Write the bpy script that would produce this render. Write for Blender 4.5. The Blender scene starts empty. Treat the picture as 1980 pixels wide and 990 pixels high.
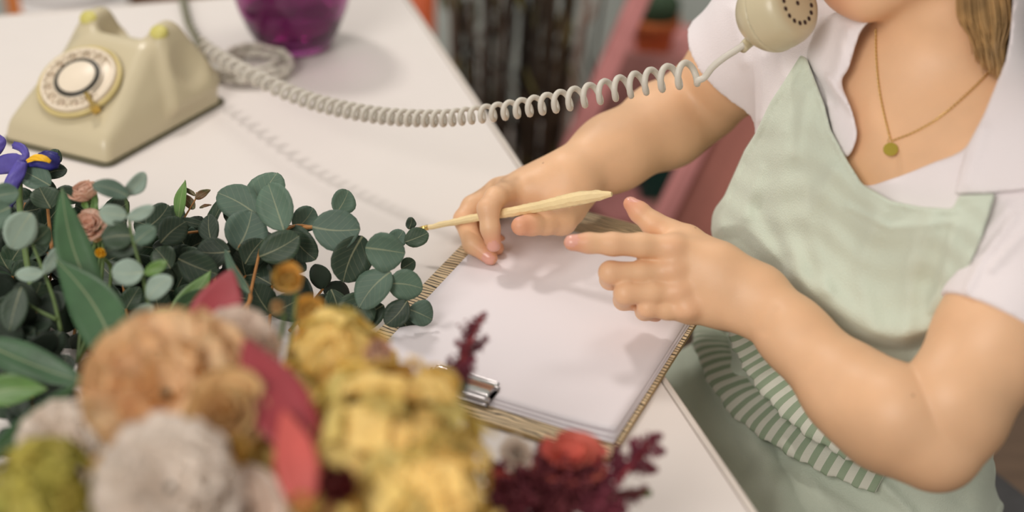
import bpy, math, random
import numpy as np
from mathutils import Vector, Matrix
from mathutils.geometry import delaunay_2d_cdt
random.seed(7); RNG = np.random.default_rng(7)
S = bpy.context.scene; COL = S.collection
# ------------------------------------------------------------------ camera, light, exposure
TABLE_Z = 0.75
PITCH, ROLL, HEIGHT, FPX = math.radians(31.6), math.radians(2.14), 0.668, 2750.0
FW = np.array([0, math.cos(PITCH), -math.sin(PITCH)])
_u = np.array([0, math.sin(PITCH), math.cos(PITCH)]); _x = np.array([1.0, 0, 0])
_c, _s = math.cos(ROLL), math.sin(ROLL)
RX = _c*_x + _s*_u; UP = -_s*_x + _c*_u
EYE = np.array([0, 0, TABLE_Z + HEIGHT])
cd = bpy.data.cameras.new('camera'); cam = bpy.data.objects.new('camera', cd); COL.objects.link(cam)
cd.sensor_width = 36.0; cd.lens = 36.0*FPX/1980.0; cd.clip_start = 0.02
M = Matrix.Identity(4)
for i in range(3):
    M[i][0] = RX[i]; M[i][1] = UP[i]; M[i][2] = -FW[i]; M[i][3] = EYE[i]
cam.matrix_world = M
cd.dof.use_dof = True; cd.dof.focus_distance = 1.19; cd.dof.aperture_fstop = 2.0
S.camera = cam
S.view_settings.view_transform = 'Standard'; S.view_settings.look = 'None'
S.view_settings.gamma = 1.0; S.view_settings.use_curve_mapping = False
S.view_settings.exposure = 0.0
W = bpy.data.worlds.new('world'); S.world = W; W.use_nodes = True
W.node_tree.nodes['Background'].inputs[0].default_value = (1.0, 0.93, 0.86, 1)
W.node_tree.nodes['Background'].inputs[1].default_value = 0.44
def area(name, loc, target, size, power, color):
    l = bpy.data.lights.new(name, 'AREA'); l.shape = 'DISK'; l.size = size; l.energy = power; l.color = color
    o = bpy.data.objects.new(name, l); COL.objects.link(o); o.location = loc
    o.rotation_euler = (Vector(target) - Vector(loc)).to_track_quat('-Z', 'Y').to_euler()
area('ceiling_lamp_key', (-0.75, 2.05, 2.45), (0.1, 1.05, 0.75), 0.22, 12.0, (1.0, 0.93, 0.87))
area('front_fill_lamp', (-1.1, -0.85, 2.4), (0.2, 1.0, 0.85), 1.3, 38.0, (1.0, 0.95, 0.89))  # added soft fill from the camera side, brightens surfaces facing the viewer
area('background_fill_lamp', (0.3, 1.9, 2.5), (0.3, 2.5, 0.3), 0.6, 5.5, (1.0, 0.93, 0.86))  # added fill lamp that brightens the back wall

# ------------------------------------------------------------------ helpers
def A(*v): return np.array(v, dtype=float)
def ray(x, y): return FW + RX*((x-990)/FPX) - UP*((y-495)/FPX)
def td(x, y, d): return EYE + ray(x, y)*d
def tz(x, y, z=TABLE_Z):
    r = ray(x, y); return EYE + r*((z-EYE[2])/r[2])
def pix(P):
    d = P - EYE; z = d@FW
    return 990 + FPX*(d@RX)/z, 495 - FPX*(d@UP)/z, z
def unit(v): v = np.asarray(v, float); return v/np.linalg.norm(v)
def wloc(o):
    l = Vector((0, 0, 0))
    while o is not None: l = l + o.location; o = o.parent
    return np.array(l)
def mk(name, V, F, mat, parent=None, smooth=True, mats=None, midx=None):
    V = np.asarray(V, float); me = bpy.data.meshes.new(name)
    if parent is not None: V = V - wloc(parent)
    if isinstance(F, np.ndarray):
        n = len(F); k = F.shape[1]
        me.vertices.add(len(V)); me.vertices.foreach_set('co', V.astype(np.float32).ravel())
        me.loops.add(n*k); me.polygons.add(n)
        me.loops.foreach_set('vertex_index', F.astype(np.int32).ravel())
        me.polygons.foreach_set('loop_start', np.arange(0, n*k, k, dtype=np.int32))
        me.update(calc_edges=True); me.validate()
    else:
        me.from_pydata([tuple(v) for v in V], [], [tuple(int(i) for i in f) for f in F]); me.update()
    for m in (mats or [mat]): me.materials.append(m)
    if midx is not None: me.polygons.foreach_set('material_index', np.asarray(midx, dtype=np.int32))
    if smooth: me.polygons.foreach_set('use_smooth', np.ones(len(me.polygons), dtype=bool))
    o = bpy.data.objects.new(name, me); COL.objects.link(o)
    if parent is not None: o.parent = parent
    return o
def tag(o, label, cat, group=None, kind=None):
    o['label'] = label; o['category'] = cat
    if group: o['group'] = group
    if kind: o['kind'] = kind
    return o
def thing(name, label, cat, loc, group=None):
    o = bpy.data.objects.new(name, None); COL.objects.link(o); o.location = tuple(loc); o.empty_display_size = 0.02
    return tag(o, label, cat, group)
def struct(o): o['kind'] = 'structure'; return o
def inst(src_mesh, name, parent, mw):
    """a child object sharing a mesh; mw is its matrix in world space"""
    o = bpy.data.objects.new(name, src_mesh); COL.objects.link(o); o.parent = parent
    o.matrix_local = Matrix.Translation(-Vector(wloc(parent))) @ mw
    return o
def frame(x, y, z, o):
    m = Matrix.Identity(4)
    for i in range(3): m[i][0] = x[i]; m[i][1] = y[i]; m[i][2] = z[i]; m[i][3] = o[i]
    return m
class MB:
    def __init__(s): s.v = []; s.f = []
    def add(s, V, F):
        b = len(s.v); s.v += [tuple(p) for p in V]; s.f += [tuple(int(i)+b for i in f) for f in F]; return s
    def obj(s, name, mat, parent=None, smooth=True): return mk(name, np.array(s.v), s.f, mat, parent, smooth)
def box(c, sx, sy, sz, X=(1,0,0), Y=(0,1,0), Z=(0,0,1), bev=0.0):
    """bevelled box: 24 corner points (three per corner) joined up"""
    X, Y, Z, c = (np.asarray(q, float) for q in (X, Y, Z, c))
    b = min(bev, sx*.49, sy*.49, sz*.49); V = []; idx = {}
    for i in (-1, 1):
        for j in (-1, 1):
            for k in (-1, 1):
                for ax in range(3):
                    h = [sx/2-b, sy/2-b, sz/2-b]; h[ax] += b
                    idx[(i, j, k, ax)] = len(V); V.append(c + X*i*h[0] + Y*j*h[1] + Z*k*h[2])
    if bev <= 0:
        pts = [c + X*i*sx/2 + Y*j*sy/2 + Z*k*sz/2 for i in (-1, 1) for j in (-1, 1) for k in (-1, 1)]
        return pts, [(0,1,3,2),(4,6,7,5),(0,4,5,1),(2,3,7,6),(0,2,6,4),(1,5,7,3)]
    F = []
    sg = (-1, 1)
    for s_ in sg:
        q = [(s_,-1,-1,0),(s_,1,-1,0),(s_,1,1,0),(s_,-1,1,0)]; F.append([idx[t] for t in (q if s_ > 0 else q[::-1])])
        q = [(-1,s_,-1,1),(-1,s_,1,1),(1,s_,1,1),(1,s_,-1,1)]; F.append([idx[t] for t in (q if s_ > 0 else q[::-1])])
        q = [(-1,-1,s_,2),(1,-1,s_,2),(1,1,s_,2),(-1,1,s_,2)]; F.append([idx[t] for t in (q if s_ > 0 else q[::-1])])
    for a in sg:
        for b_ in sg:
            F.append([idx[(a,b_,-1,0)], idx[(a,b_,1,0)], idx[(a,b_,1,1)], idx[(a,b_,-1,1)]])
            F.append([idx[(a,-1,b_,0)], idx[(a,1,b_,0)], idx[(a,1,b_,2)], idx[(a,-1,b_,2)]])
            F.append([idx[(-1,a,b_,1)], idx[(1,a,b_,1)], idx[(1,a,b_,2)], idx[(-1,a,b_,2)]])
            for k in sg: F.append([idx[(a,b_,k,0)], idx[(a,b_,k,1)], idx[(a,b_,k,2)]])
    return V, F
def spline(P, n):
    """Catmull-Rom through points (any dimension), n samples"""
    P = np.asarray(P, float)
    if len(P) == 2: t = np.linspace(0, 1, n)[:, None]; return P[0]*(1-t) + P[1]*t
    Q = np.vstack([2*P[0]-P[1], P, 2*P[-1]-P[-2]])
    L = np.concatenate([[0], np.cumsum(np.linalg.norm(np.diff(P[:, :3], axis=0), axis=1))])
    out = []
    for s in np.linspace(0, L[-1], n):
        i = min(np.searchsorted(L, s, side='right')-1, len(P)-2); t = (s-L[i])/max(L[i+1]-L[i], 1e-9)
        p0, p1, p2, p3 = Q[i:i+4]
        out.append(.5*((2*p1)+(-p0+p2)*t+(2*p0-5*p1+4*p2-p3)*t*t+(-p0+3*p1-3*p2+p3)*t**3))
    return np.array(out)
def tangents(P):
    T = np.gradient(P, axis=0); return T/np.maximum(np.linalg.norm(T, axis=1, keepdims=True), 1e-12)
def frames(P, ref=None):
    T = tangents(P); N = np.zeros_like(P)
    r = A(0, 0, 1) if ref is None else np.asarray(ref, float)
    if abs(T[0]@r) > .9: r = A(1, 0, 0)
    n = unit(r - T[0]*(T[0]@r))
    for i in range(len(P)):
        n = n - T[i]*(T[i]@n); n = unit(n); N[i] = n
    return T, N, np.cross(T, N)
def tube(P, R, k=8, flat=1.0, ref=None, cap=True):
    P = np.asarray(P, float); R = np.broadcast_to(np.asarray(R, float), (len(P),))
    T, N, B = frames(P, ref); a = np.linspace(0, 2*np.pi, k, endpoint=False)
    V = (P[:, None] + R[:, None, None]*(np.cos(a)[None, :, None]*N[:, None]*flat + np.sin(a)[None, :, None]*B[:, None])).reshape(-1, 3)
    n = len(P); F = [(i*k+j, i*k+(j+1) % k, (i+1)*k+(j+1) % k, (i+1)*k+j) for i in range(n-1) for j in range(k)]
    if cap:
        V = np.vstack([V, P[0], P[-1]]); c0 = n*k
        F += [(c0, (j+1) % k, j) for j in range(k)] + [(c0+1, (n-1)*k+j, (n-1)*k+(j+1) % k) for j in range(k)]
    return V, F
def lathe(prof, c, k=48, X=(1,0,0), Y=(0,1,0), Z=(0,0,1)):
    X, Y, Z, c = (np.asarray(q, float) for q in (X, Y, Z, c)); n = len(prof)
    a = np.linspace(0, 2*np.pi, k, endpoint=False)
    V = [c + X*r*math.cos(t) + Y*r*math.sin(t) + Z*h for r, h in prof for t in a]
    F = [(i*k+j, i*k+(j+1) % k, (i+1)*k+(j+1) % k, (i+1)*k+j) for i in range(n-1) for j in range(k)]
    return V, F
def disc(r, c, X, Y, Z, k=40, h=0.001):
    return lathe([(0.00001, h), (r*.97, h), (r, h*.6), (r, 0), (0.00001, 0)], c, k, X, Y, Z)
# ---- materials
def mat(name, col, rough=0.5, var=0.0, vscale=20.0, bump=0.0, bscale=200.0, metal=0.0, sss=0.0, spec=0.5, objvar=0.0, trans=0.0, coat=0.0, col2=None, sheen=0.0, translucent=0.0, ior=None, stretch=None, coord='Object'):
    m = bpy.data.materials.new(name); m.use_nodes = True; nt = m.node_tree; b = nt.nodes['Principled BSDF']
    b.inputs['Base Color'].default_value = (*col, 1); b.inputs['Roughness'].default_value = rough; b.inputs['Metallic'].default_value = metal
    b.inputs['Specular IOR Level'].default_value = spec
    if sss: b.inputs['Subsurface Weight'].default_value = sss; b.inputs['Subsurface Radius'].default_value = (0.008, 0.004, 0.002); b.inputs['Subsurface Scale'].default_value = 1.0
    if trans: b.inputs['Transmission Weight'].default_value = trans
    if coat: b.inputs['Coat Weight'].default_value = coat; b.inputs['Coat Roughness'].default_value = .15
    if sheen: b.inputs['Sheen Weight'].default_value = sheen
    if ior: b.inputs['IOR'].default_value = ior
    tc = nt.nodes.new('ShaderNodeTexCoord'); src = tc.outputs[coord]
    if stretch:
        mp = nt.nodes.new('ShaderNodeMapping'); mp.inputs['Scale'].default_value = stretch; nt.links.new(src, mp.inputs[0]); src = mp.outputs[0]
    out = None
    if var or col2:
        n = nt.nodes.new('ShaderNodeTexNoise'); n.inputs['Scale'].default_value = vscale; n.inputs['Detail'].default_value = 4; nt.links.new(src, n.inputs['Vector'])
        r = nt.nodes.new('ShaderNodeValToRGB'); r.color_ramp.elements[0].position = .32; r.color_ramp.elements[1].position = .68
        c2 = col2 or tuple(min(1, c*(1+var)) for c in col); c1 = col if col2 else tuple(c*(1-var) for c in col)
        r.color_ramp.elements[0].color = (*c1, 1); r.color_ramp.elements[1].color = (*c2, 1)
        nt.links.new(n.outputs['Fac'], r.inputs[0]); out = r.outputs[0]
    if objvar:
        oi = nt.nodes.new('ShaderNodeObjectInfo'); mr = nt.nodes.new('ShaderNodeMapRange'); mr.inputs[3].default_value = 1-objvar; mr.inputs[4].default_value = 1+objvar
        nt.links.new(oi.outputs['Random'], mr.inputs[0]); hs = nt.nodes.new('ShaderNodeHueSaturation'); nt.links.new(mr.outputs[0], hs.inputs['Value'])
        mr2 = nt.nodes.new('ShaderNodeMapRange'); mr2.inputs[3].default_value = .5+objvar*.06; mr2.inputs[4].default_value = .5-objvar*.06
        nt.links.new(oi.outputs['Random'], mr2.inputs[0]); nt.links.new(mr2.outputs[0], hs.inputs['Hue'])
        if out is not None: nt.links.new(out, hs.inputs['Color'])
        else: hs.inputs['Color'].default_value = (*col, 1)
        out = hs.outputs[0]
    if out is not None: nt.links.new(out, b.inputs['Base Color'])
    if bump:
        n2 = nt.nodes.new('ShaderNodeTexNoise'); n2.inputs['Scale'].default_value = bscale; n2.inputs['Detail'].default_value = 3; nt.links.new(src, n2.inputs['Vector'])
        bp = nt.nodes.new('ShaderNodeBump'); bp.inputs['Strength'].default_value = bump; bp.inputs['Distance'].default_value = 0.002
        nt.links.new(n2.outputs['Fac'], bp.inputs['Height']); nt.links.new(bp.outputs[0], b.inputs['Normal'])
    if translucent:
        tr = nt.nodes.new('ShaderNodeBsdfTranslucent'); mx = nt.nodes.new('ShaderNodeMixShader'); mx.inputs[0].default_value = translucent
        if out is not None: nt.links.new(out, tr.inputs[0])
        else: tr.inputs[0].default_value = (*col, 1)
        o = nt.nodes['Material Output']; nt.links.new(b.outputs[0], mx.inputs[1]); nt.links.new(tr.outputs[0], mx.inputs[2]); nt.links.new(mx.outputs[0], o.inputs[0])
    return m
def veined(m, k=1.35, side=True):
    """leaf blade: a paler midrib and faint side veins from the leaf's own UV"""
    nt = m.node_tree; b = nt.nodes['Principled BSDF']; l = b.inputs['Base Color'].links[0].from_socket
    def mth(op, a, v=0.0, w=0.0):
        n = nt.nodes.new('ShaderNodeMath'); n.operation = op
        for i, q in enumerate((a, v, w)):
            if isinstance(q, (int, float)): n.inputs[i].default_value = q
            else: nt.links.new(q, n.inputs[i])
        return n.outputs[0]
    tc = nt.nodes.new('ShaderNodeTexCoord'); sp = nt.nodes.new('ShaderNodeSeparateXYZ'); nt.links.new(tc.outputs['UV'], sp.inputs[0]); u, v = sp.outputs[0], sp.outputs[1]
    dv = mth('ABSOLUTE', mth('SUBTRACT', v, .5)); rib = mth('LESS_THAN', dv, mth('MULTIPLY_ADD', u, -.020, .026))
    fr = mth('ABSOLUTE', mth('SUBTRACT', mth('FRACT', mth('MULTIPLY', mth('SUBTRACT', u, mth('MULTIPLY', dv, .9)), 6.0)), .5)); sv = mth('MULTIPLY', mth('LESS_THAN', fr, .035), .35 if side else 0.0)
    f = mth('MULTIPLY', mth('MAXIMUM', rib, sv), .55); mx = nt.nodes.new('ShaderNodeMix'); mx.data_type = 'RGBA'; nt.links.new(f, mx.inputs[0]); nt.links.new(l, mx.inputs[6])
    br = nt.nodes.new('ShaderNodeMix'); br.data_type = 'RGBA'; br.inputs[0].default_value = .5; nt.links.new(l, br.inputs[6]); br.inputs[7].default_value = (.62, .60, .36, 1); nt.links.new(br.outputs[2], mx.inputs[7])
    nt.links.new(mx.outputs[2], b.inputs['Base Color']); return m
def srgb(r, g, b):
    f = lambda c: (c/255/12.92 if c/255 <= .04045 else ((c/255+.055)/1.055)**2.4)
    return (f(r), f(g), f(b))
# ---- distance-field modelling (bodies, garments, the moulded telephone)
def smin(a, b, k):
    if k <= 0: return np.minimum(a, b)
    h = np.maximum(k-np.abs(a-b), 0)/k; return np.minimum(a, b) - h*h*k*.25
def smax(a, b, k): return -smin(-a, -b, k)
def cone(P, a, b, ra, rb):
    a = np.asarray(a, np.float32); b = np.asarray(b, np.float32); ab = b-a
    t = np.clip(((P-a)@ab)/(ab@ab), 0, 1); q = P - a - t[:, None]*ab
    return np.sqrt((q*q).sum(1)) - (ra + (rb-ra)*t)
def chain(P, pts, rad, k=0.004):
    d = None
    for i in range(len(pts)-1):
        e = cone(P, pts[i], pts[i+1], rad[i], rad[i+1]); d = e if d is None else smin(d, e, k)
    return d
def ellip(P, c, R, ax=None):
    q = (P - np.asarray(c, np.float32))
    if ax is not None: q = q@np.asarray(ax, np.float32).T
    R = np.asarray(R, np.float32); k0 = np.sqrt(((q/R)**2).sum(1)); k1 = np.sqrt(((q/R**2)**2).sum(1))
    return k0*(k0-1)/np.maximum(k1, 1e-9)
def surface_nets(fn, lo, hi, h, B=8, margin=0.006):
    lo = np.asarray(lo, float); nb = np.ceil((np.asarray(hi)-lo)/(h*B)).astype(int); n = nb*B
    bi = np.stack(np.meshgrid(*[np.arange(k) for k in nb], indexing='ij'), -1).reshape(-1, 3)
    cv = np.concatenate([fn((lo + (c*B + (B-1)/2)*h).astype(np.float32)) for c in np.array_split(bi, max(1, len(bi)//200000))])
    G = np.where(cv < 0, -1., 1.).astype(np.float32).reshape(nb).repeat(B, 0).repeat(B, 1).repeat(B, 2)
    act = bi[np.abs(cv) < B*h*.95 + margin]
    off = np.stack(np.meshgrid(*[np.arange(B)]*3, indexing='ij'), -1).reshape(-1, 3)
    for ch in np.array_split(act, max(1, len(act)//600)):
        if not len(ch): continue
        ix = (ch[:, None]*B + off[None]).reshape(-1, 3); G[ix[:, 0], ix[:, 1], ix[:, 2]] = fn((lo + ix*h).astype(np.float32))
    ins = G < 0; cs = [(i, j, k) for i in (0, 1) for j in (0, 1) for k in (0, 1)]
    cnt = sum(ins[i:n[0]-1+i, j:n[1]-1+j, k:n[2]-1+k].astype(np.int8) for i, j, k in cs)
    ci = np.argwhere((cnt > 0) & (cnt < 8)); vals = np.stack([G[ci[:, 0]+i, ci[:, 1]+j, ci[:, 2]+k] for i, j, k in cs], -1)
    acc = np.zeros((len(ci), 3)); w = np.zeros(len(ci))
    for a in range(8):
        for b in range(a+1, 8):
            if sum(abs(x-y) for x, y in zip(cs[a], cs[b])) != 1: continue
            va, vb = vals[:, a], vals[:, b]; m = (va < 0) != (vb < 0); t = np.where(m, va/np.where(m, va-vb, 1), 0)
            acc += m[:, None]*(np.array(cs[a]) + t[:, None]*(np.array(cs[b])-np.array(cs[a]))); w += m
    V = lo + (ci + acc/w[:, None])*h
    idm = np.full(tuple(n), -1, np.int32); idm[ci[:, 0], ci[:, 1], ci[:, 2]] = np.arange(len(ci))
    Fs = []
    for ax in range(3):
        sl0 = [slice(None)]*3; sl1 = [slice(None)]*3; sl0[ax] = slice(0, n[ax]-1); sl1[ax] = slice(1, n[ax])
        e = np.argwhere(ins[tuple(sl0)] != ins[tuple(sl1)]); b, c = (ax+1) % 3, (ax+2) % 3
        e = e[(e[:, b] > 0) & (e[:, c] > 0) & (e[:, b] < n[b]-1) & (e[:, c] < n[c]-1)]
        s = ins[e[:, 0], e[:, 1], e[:, 2]]; q = []
        for db, dc in ((-1, -1), (0, -1), (0, 0), (-1, 0)):
            g = e.copy(); g[:, b] += db; g[:, c] += dc; q.append(idm[g[:, 0], g[:, 1], g[:, 2]])
        q = np.stack(q, 1); q[~s] = q[~s][:, ::-1]; Fs.append(q[(q >= 0).all(1)])
    return V, np.concatenate(Fs)
def largest(V, F):
    lab = np.arange(len(V))
    while True:
        m = lab[F].min(1); n = lab.copy(); np.minimum.at(n, F.ravel(), np.repeat(m, F.shape[1])); n = n[n]
        if (n == lab).all(): break
        lab = n
    k = np.bincount(lab).argmax(); keep = lab == k; ix = np.cumsum(keep)-1; return V[keep], ix[F[keep[F[:, 0]]]]
def poly_sdf(x, y, poly):
    """signed distance (negative inside) to a closed polygon"""
    Q = np.asarray(poly, np.float32); d = np.full(len(x), 1e9, np.float32); ins = np.zeros(len(x), bool)
    for i in range(len(Q)):
        a, b = Q[i], Q[(i+1) % len(Q)]; e = b-a; t = np.clip(((x-a[0])*e[0] + (y-a[1])*e[1])/max(e@e, 1e-9), 0, 1)
        d = np.minimum(d, (x-a[0]-t*e[0])**2 + (y-a[1]-t*e[1])**2)
        c = (a[1] > y) != (b[1] > y)
        with np.errstate(divide='ignore', invalid='ignore'): ins ^= c & (x < (b[0]-a[0])*(y-a[1])/(b[1]-a[1] + 1e-12) + a[0])
    return np.where(ins, -1, 1)*np.sqrt(d)
def smooth_poly(P, n=8):
    """closed polygon rounded by a Catmull-Rom pass"""
    P = np.asarray(P, float); out = []
    for i in range(len(P)):
        p0, p1, p2, p3 = P[i-1], P[i], P[(i+1) % len(P)], P[(i+2) % len(P)]
        for t in np.linspace(0, 1, n, endpoint=False):
            out.append(.5*((2*p1)+(-p0+p2)*t+(2*p0-5*p1+4*p2-p3)*t*t+(-p0+3*p1-3*p2+p3)*t**3))
    return np.array(out)
def seen(P):
    d = P - EYE.astype(np.float32); z = d@FW.astype(np.float32)
    return 990 + FPX*(d@RX.astype(np.float32))/z, 495 - FPX*(d@UP.astype(np.float32))/z, z
def march(x, y, fn, d0=.7, n=80):
    """distance along the view at which the line through (x, y) meets a distance field"""
    x = np.atleast_1d(np.asarray(x, float)); y = np.atleast_1d(np.asarray(y, float))
    r = FW[None] + RX[None]*((x-990)/FPX)[:, None] - UP[None]*((y-495)/FPX)[:, None]; d = np.full(len(x), d0)
    for _ in range(n): d = np.minimum(d + .8*fn((EYE + r*d[:, None]).astype(np.float32)), 3.0)
    return EYE + r*d[:, None], d
# ------------------------------------------------------------------ room shell
m_wall = mat('wall_paint', srgb(198, 208, 203), .9, .06, 3, .1, 60)
m_floor = mat('floor_boards', srgb(120, 96, 78), .6, .2, 6, .1, 40, stretch=(1, 8, 1))
def slab(name, c, sx, sy, sz, m):
    return struct(mk(name, *box(c, sx, sy, sz), m, None, False))
slab('floor', (0.5, 0.9, -0.02), 6, 4.4, 0.04, m_floor)
slab('wall_back', (0.5, 2.72, 1.35), 6, 0.1, 2.7, m_wall)
slab('wall_right', (3.0, 0.9, 1.35), 0.1, 3.6, 2.7, m_wall)
slab('baseboard_back', (0.5, 2.66, 0.06), 5.9, 0.02, 0.12, mat('baseboard_white', srgb(225, 220, 215), .5, .03))
# ------------------------------------------------------------------ table
m_top = mat('table_white', (.80, .745, .71), .42, .025, 5, .06, 30)
m_edge = mat('table_edge_band', (.70, .64, .58), .5, .05, 30)
PH = math.radians(-71.2); TA = A(math.cos(PH), math.sin(PH), 0); TN = A(-TA[1], TA[0], 0)   # TA along the right edge towards the viewer, TN points right
TC = A(-0.162, 1.748, 0)
def tpt(along, inward, z): return TC + TA*along - TN*inward + A(0, 0, z)
Lt, Wt = 1.75, 1.05
table = thing('table', 'white worktable with a thin pale edge band, under the telephone and clipboard', 'table', tpt(Lt/2, Wt/2, 0))
mk('tabletop', *box(tpt(Lt/2, Wt/2, TABLE_Z-.015), Lt-.006, Wt-.006, .03, TA, -TN, (0,0,1), .0012), m_top, table, False)
eb = MB()
eb.add(*box(tpt(Lt/2, -.0005, TABLE_Z-.0155), Lt, .005, .031, TA, -TN, (0,0,1), .001))
eb.add(*box(tpt(Lt/2, Wt+.0005, TABLE_Z-.0155), Lt, .005, .031, TA, -TN, (0,0,1), .001))
eb.add(*box(tpt(-.0005, Wt/2, TABLE_Z-.0155), .005, Wt-.006, .031, TA, -TN, (0,0,1), .001))
eb.add(*box(tpt(Lt+.0005, Wt/2, TABLE_Z-.0155), .005, Wt-.006, .031, TA, -TN, (0,0,1), .001))
eb.obj('edge_band', m_edge, table, False)
for a, b in ((.08, .08), (.08, Wt-.08), (Lt-.08, .08), (Lt-.08, Wt-.08)):
    mk('leg', *box(tpt(a, b, (TABLE_Z-.03)/2), .05, .05, TABLE_Z-.03, TA, -TN, (0,0,1), .003), m_edge, table, False)
# ------------------------------------------------------------------ clipboard
m_board_edge = mat('fibreboard_edge', srgb(176, 148, 100), .7, .1, 200)
def mat_lines():
    m = mat('board_wavy_lines', srgb(205, 180, 140), .5); nt = m.node_tree; b = nt.nodes['Principled BSDF']
    tc = nt.nodes.new('ShaderNodeTexCoord'); sp = nt.nodes.new('ShaderNodeSeparateXYZ'); nt.links.new(tc.outputs['UV'], sp.inputs[0])
    mp = nt.nodes.new('ShaderNodeMapping'); mp.inputs['Scale'].default_value = (45, 110, 1); nt.links.new(tc.outputs['UV'], mp.inputs[0])
    nz = nt.nodes.new('ShaderNodeTexNoise'); nz.inputs['Scale'].default_value = 1.0; nz.inputs['Detail'].default_value = 1; nt.links.new(mp.outputs[0], nz.inputs['Vector'])
    def mth(op, a, v=None, w=None):
        n = nt.nodes.new('ShaderNodeMath'); n.operation = op
        for i, q in enumerate((a, v, w)):
            if q is None: continue
            if isinstance(q, (int, float)): n.inputs[i].default_value = q
            else: nt.links.new(q, n.inputs[i])
        return n.outputs[0]
    u = mth('MULTIPLY_ADD', nz.outputs['Fac'], 1.5, mth('MULTIPLY', sp.outputs[1], 245.0))
    fr = mth('FRACT', u); tri = mth('ABSOLUTE', mth('SUBTRACT', fr, .5))
    line = mth('LESS_THAN', tri, .15)
    mx = nt.nodes.new('ShaderNodeMix'); mx.data_type = 'RGBA'; nt.links.new(line, mx.inputs[0])
    mx.inputs[6].default_value = (*srgb(214, 190, 152), 1); mx.inputs[7].default_value = (*srgb(40, 32, 24), 1)
    nt.links.new(mx.outputs[2], b.inputs['Base Color']); return m
m_lines = mat_lines()
CTH = math.radians(-23.7); CX = A(math.cos(CTH), math.sin(CTH), 0); CY = A(-CX[1], CX[0], 0); CBR = A(.076, .802, 0); CW, CL = .229, .328
def cpt(u, v, z=TABLE_Z): return CBR + CX*u + CY*v + A(0, 0, z)      # u: 0 at the right, -CW at the left; v: 0 at the clip end
clipb = thing('clipboard', 'clipboard with a wavy black line pattern, overhanging the right table edge', 'clipboard', cpt(-CW/2, CL/2))
BZ = TABLE_Z + .0045
def board():
    n = 8; r = .006; pts = []
    for cx, cy, a0 in ((-r, CL-r, 0), (-CW+r, CL-r, 90), (-CW+r, r, 180), (-r, r, 270)):
        for k in range(n+1):
            a = math.radians(a0 + 90*k/n); pts.append((cx + r*math.cos(a), cy + r*math.sin(a)))
    N = len(pts); V = [cpt(x, y, TABLE_Z+.0005) for x, y in pts] + [cpt(x, y, BZ) for x, y in pts]
    F = [tuple(range(N))[::-1], tuple(range(N, 2*N))] + [(i, (i+1) % N, N+(i+1) % N, N+i) for i in range(N)]
    o = mk('board', V, F, None, clipb, False, [m_board_edge, m_lines], [0, 1] + [0]*N)
    uv = o.data.uv_layers.new(name='UVMap')
    for l in o.data.loops:
        x, y = (pts+pts)[l.vertex_index]; uv.data[l.index].uv = (x, y)
board()
m_paper = mat('paper', srgb(236, 229, 233), .75, .01, 10)
def sheet(u0, u1, v0, v1, z, curl, label, rot=0.0):
    n, q = 24, 32; c = (.5*(u0+u1), .5*(v0+v1)); V = []; cs, sn = math.cos(rot), math.sin(rot)
    for lay in (0, -.00025):
        for j in range(q+1):
            for i in range(n+1):
                u = u0 + (u1-u0)*i/n; v = v0 + (v1-v0)*j/q
                e = max(0, 1 - math.hypot((u-u1)/.07, (v-v0)/.10)); e2 = max(0, 1-(u1-u)/.03)*.3
                zz = z + lay + curl*(e**1.6 + e2*max(0, 1-(v-v0)/.25)) + .0006*math.sin(u*40+v*25)*e2
                du, dv = u-c[0], v-c[1]; V.append(cpt(c[0]+cs*du-sn*dv, c[1]+sn*du+cs*dv, zz))
    k = (n+1)*(q+1); F = []
    for j in range(q):
        for i in range(n):
            a = j*(n+1)+i; F.append((a, a+1, a+n+2, a+n+1)); F.append((k+a, k+a+n+1, k+a+n+2, k+a+1))
    ring = [i for i in range(n)] + [n + j*(n+1) for j in range(q)] + [q*(n+1)+n-i for i in range(n)] + [(q-j)*(n+1) for j in range(q)]
    F += [(ring[i], k+ring[i], k+ring[(i+1) % len(ring)], ring[(i+1) % len(ring)]) for i in range(len(ring))]
    return tag(mk('paper_sheet', V, F, m_paper), label, 'paper', 'blank sheets on the clipboard')
sheet(-.2135, -.0035, .0170, .2800, BZ+.0006, .0008, 'lowest blank white sheet of the stack clamped on the clipboard', .0)
sheet(-.2140, -.0050, .0205, .2825, BZ+.0014, .0016, 'middle blank white sheet of the stack clamped on the clipboard', .004)
sheet(-.2145, -.0070, .0245, .2850, BZ+.0022, .0030, 'top blank white sheet of the stack clamped on the clipboard', .008)
m_steel = mat('polished_steel', (.55, .52, .52), .18, metal=1.0)
def clip_plate(w0, w1, prof, name, par, th=.0008):
    # a bent sheet: profile in (v, z), half width runs from w0 to w1
    P = spline([(v, z, 0) for v, z in prof], 16); n = len(P); V = []
    for s in (0, 1):
        for i in range(n):
            w = w0 + (w1-w0)*i/(n-1)
            for t in (-1, -.9, .9, 1): V.append(cpt(-CW/2 - .020 + t*w, P[i][0], BZ + P[i][1] + s*th - (0.0007 if abs(t) == 1 else 0)))
    F = []
    for s in (0, 1):
        for i in range(n-1):
            for j in range(3):
                a = s*n*4 + i*4 + j; f = (a, a+1, a+5, a+4); F.append(f if s else f[::-1])
    for i in range(n-1):
        for j in (0, 3):
            a = i*4+j; f = (a, a+4, n*4+a+4, n*4+a); F.append(f if j == 0 else f[::-1])
    for i in (0, n-1):
        for j in range(3):
            a = i*4+j; F.append((a, a+1, n*4+a+1, n*4+a))
    return mk(name, V, F, m_steel, par)
ck = clip_plate(.030, .030, [(.012, .0030), (.024, .0034), (.033, .0032), (.036, .0048)], 'clip', clipb)
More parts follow.
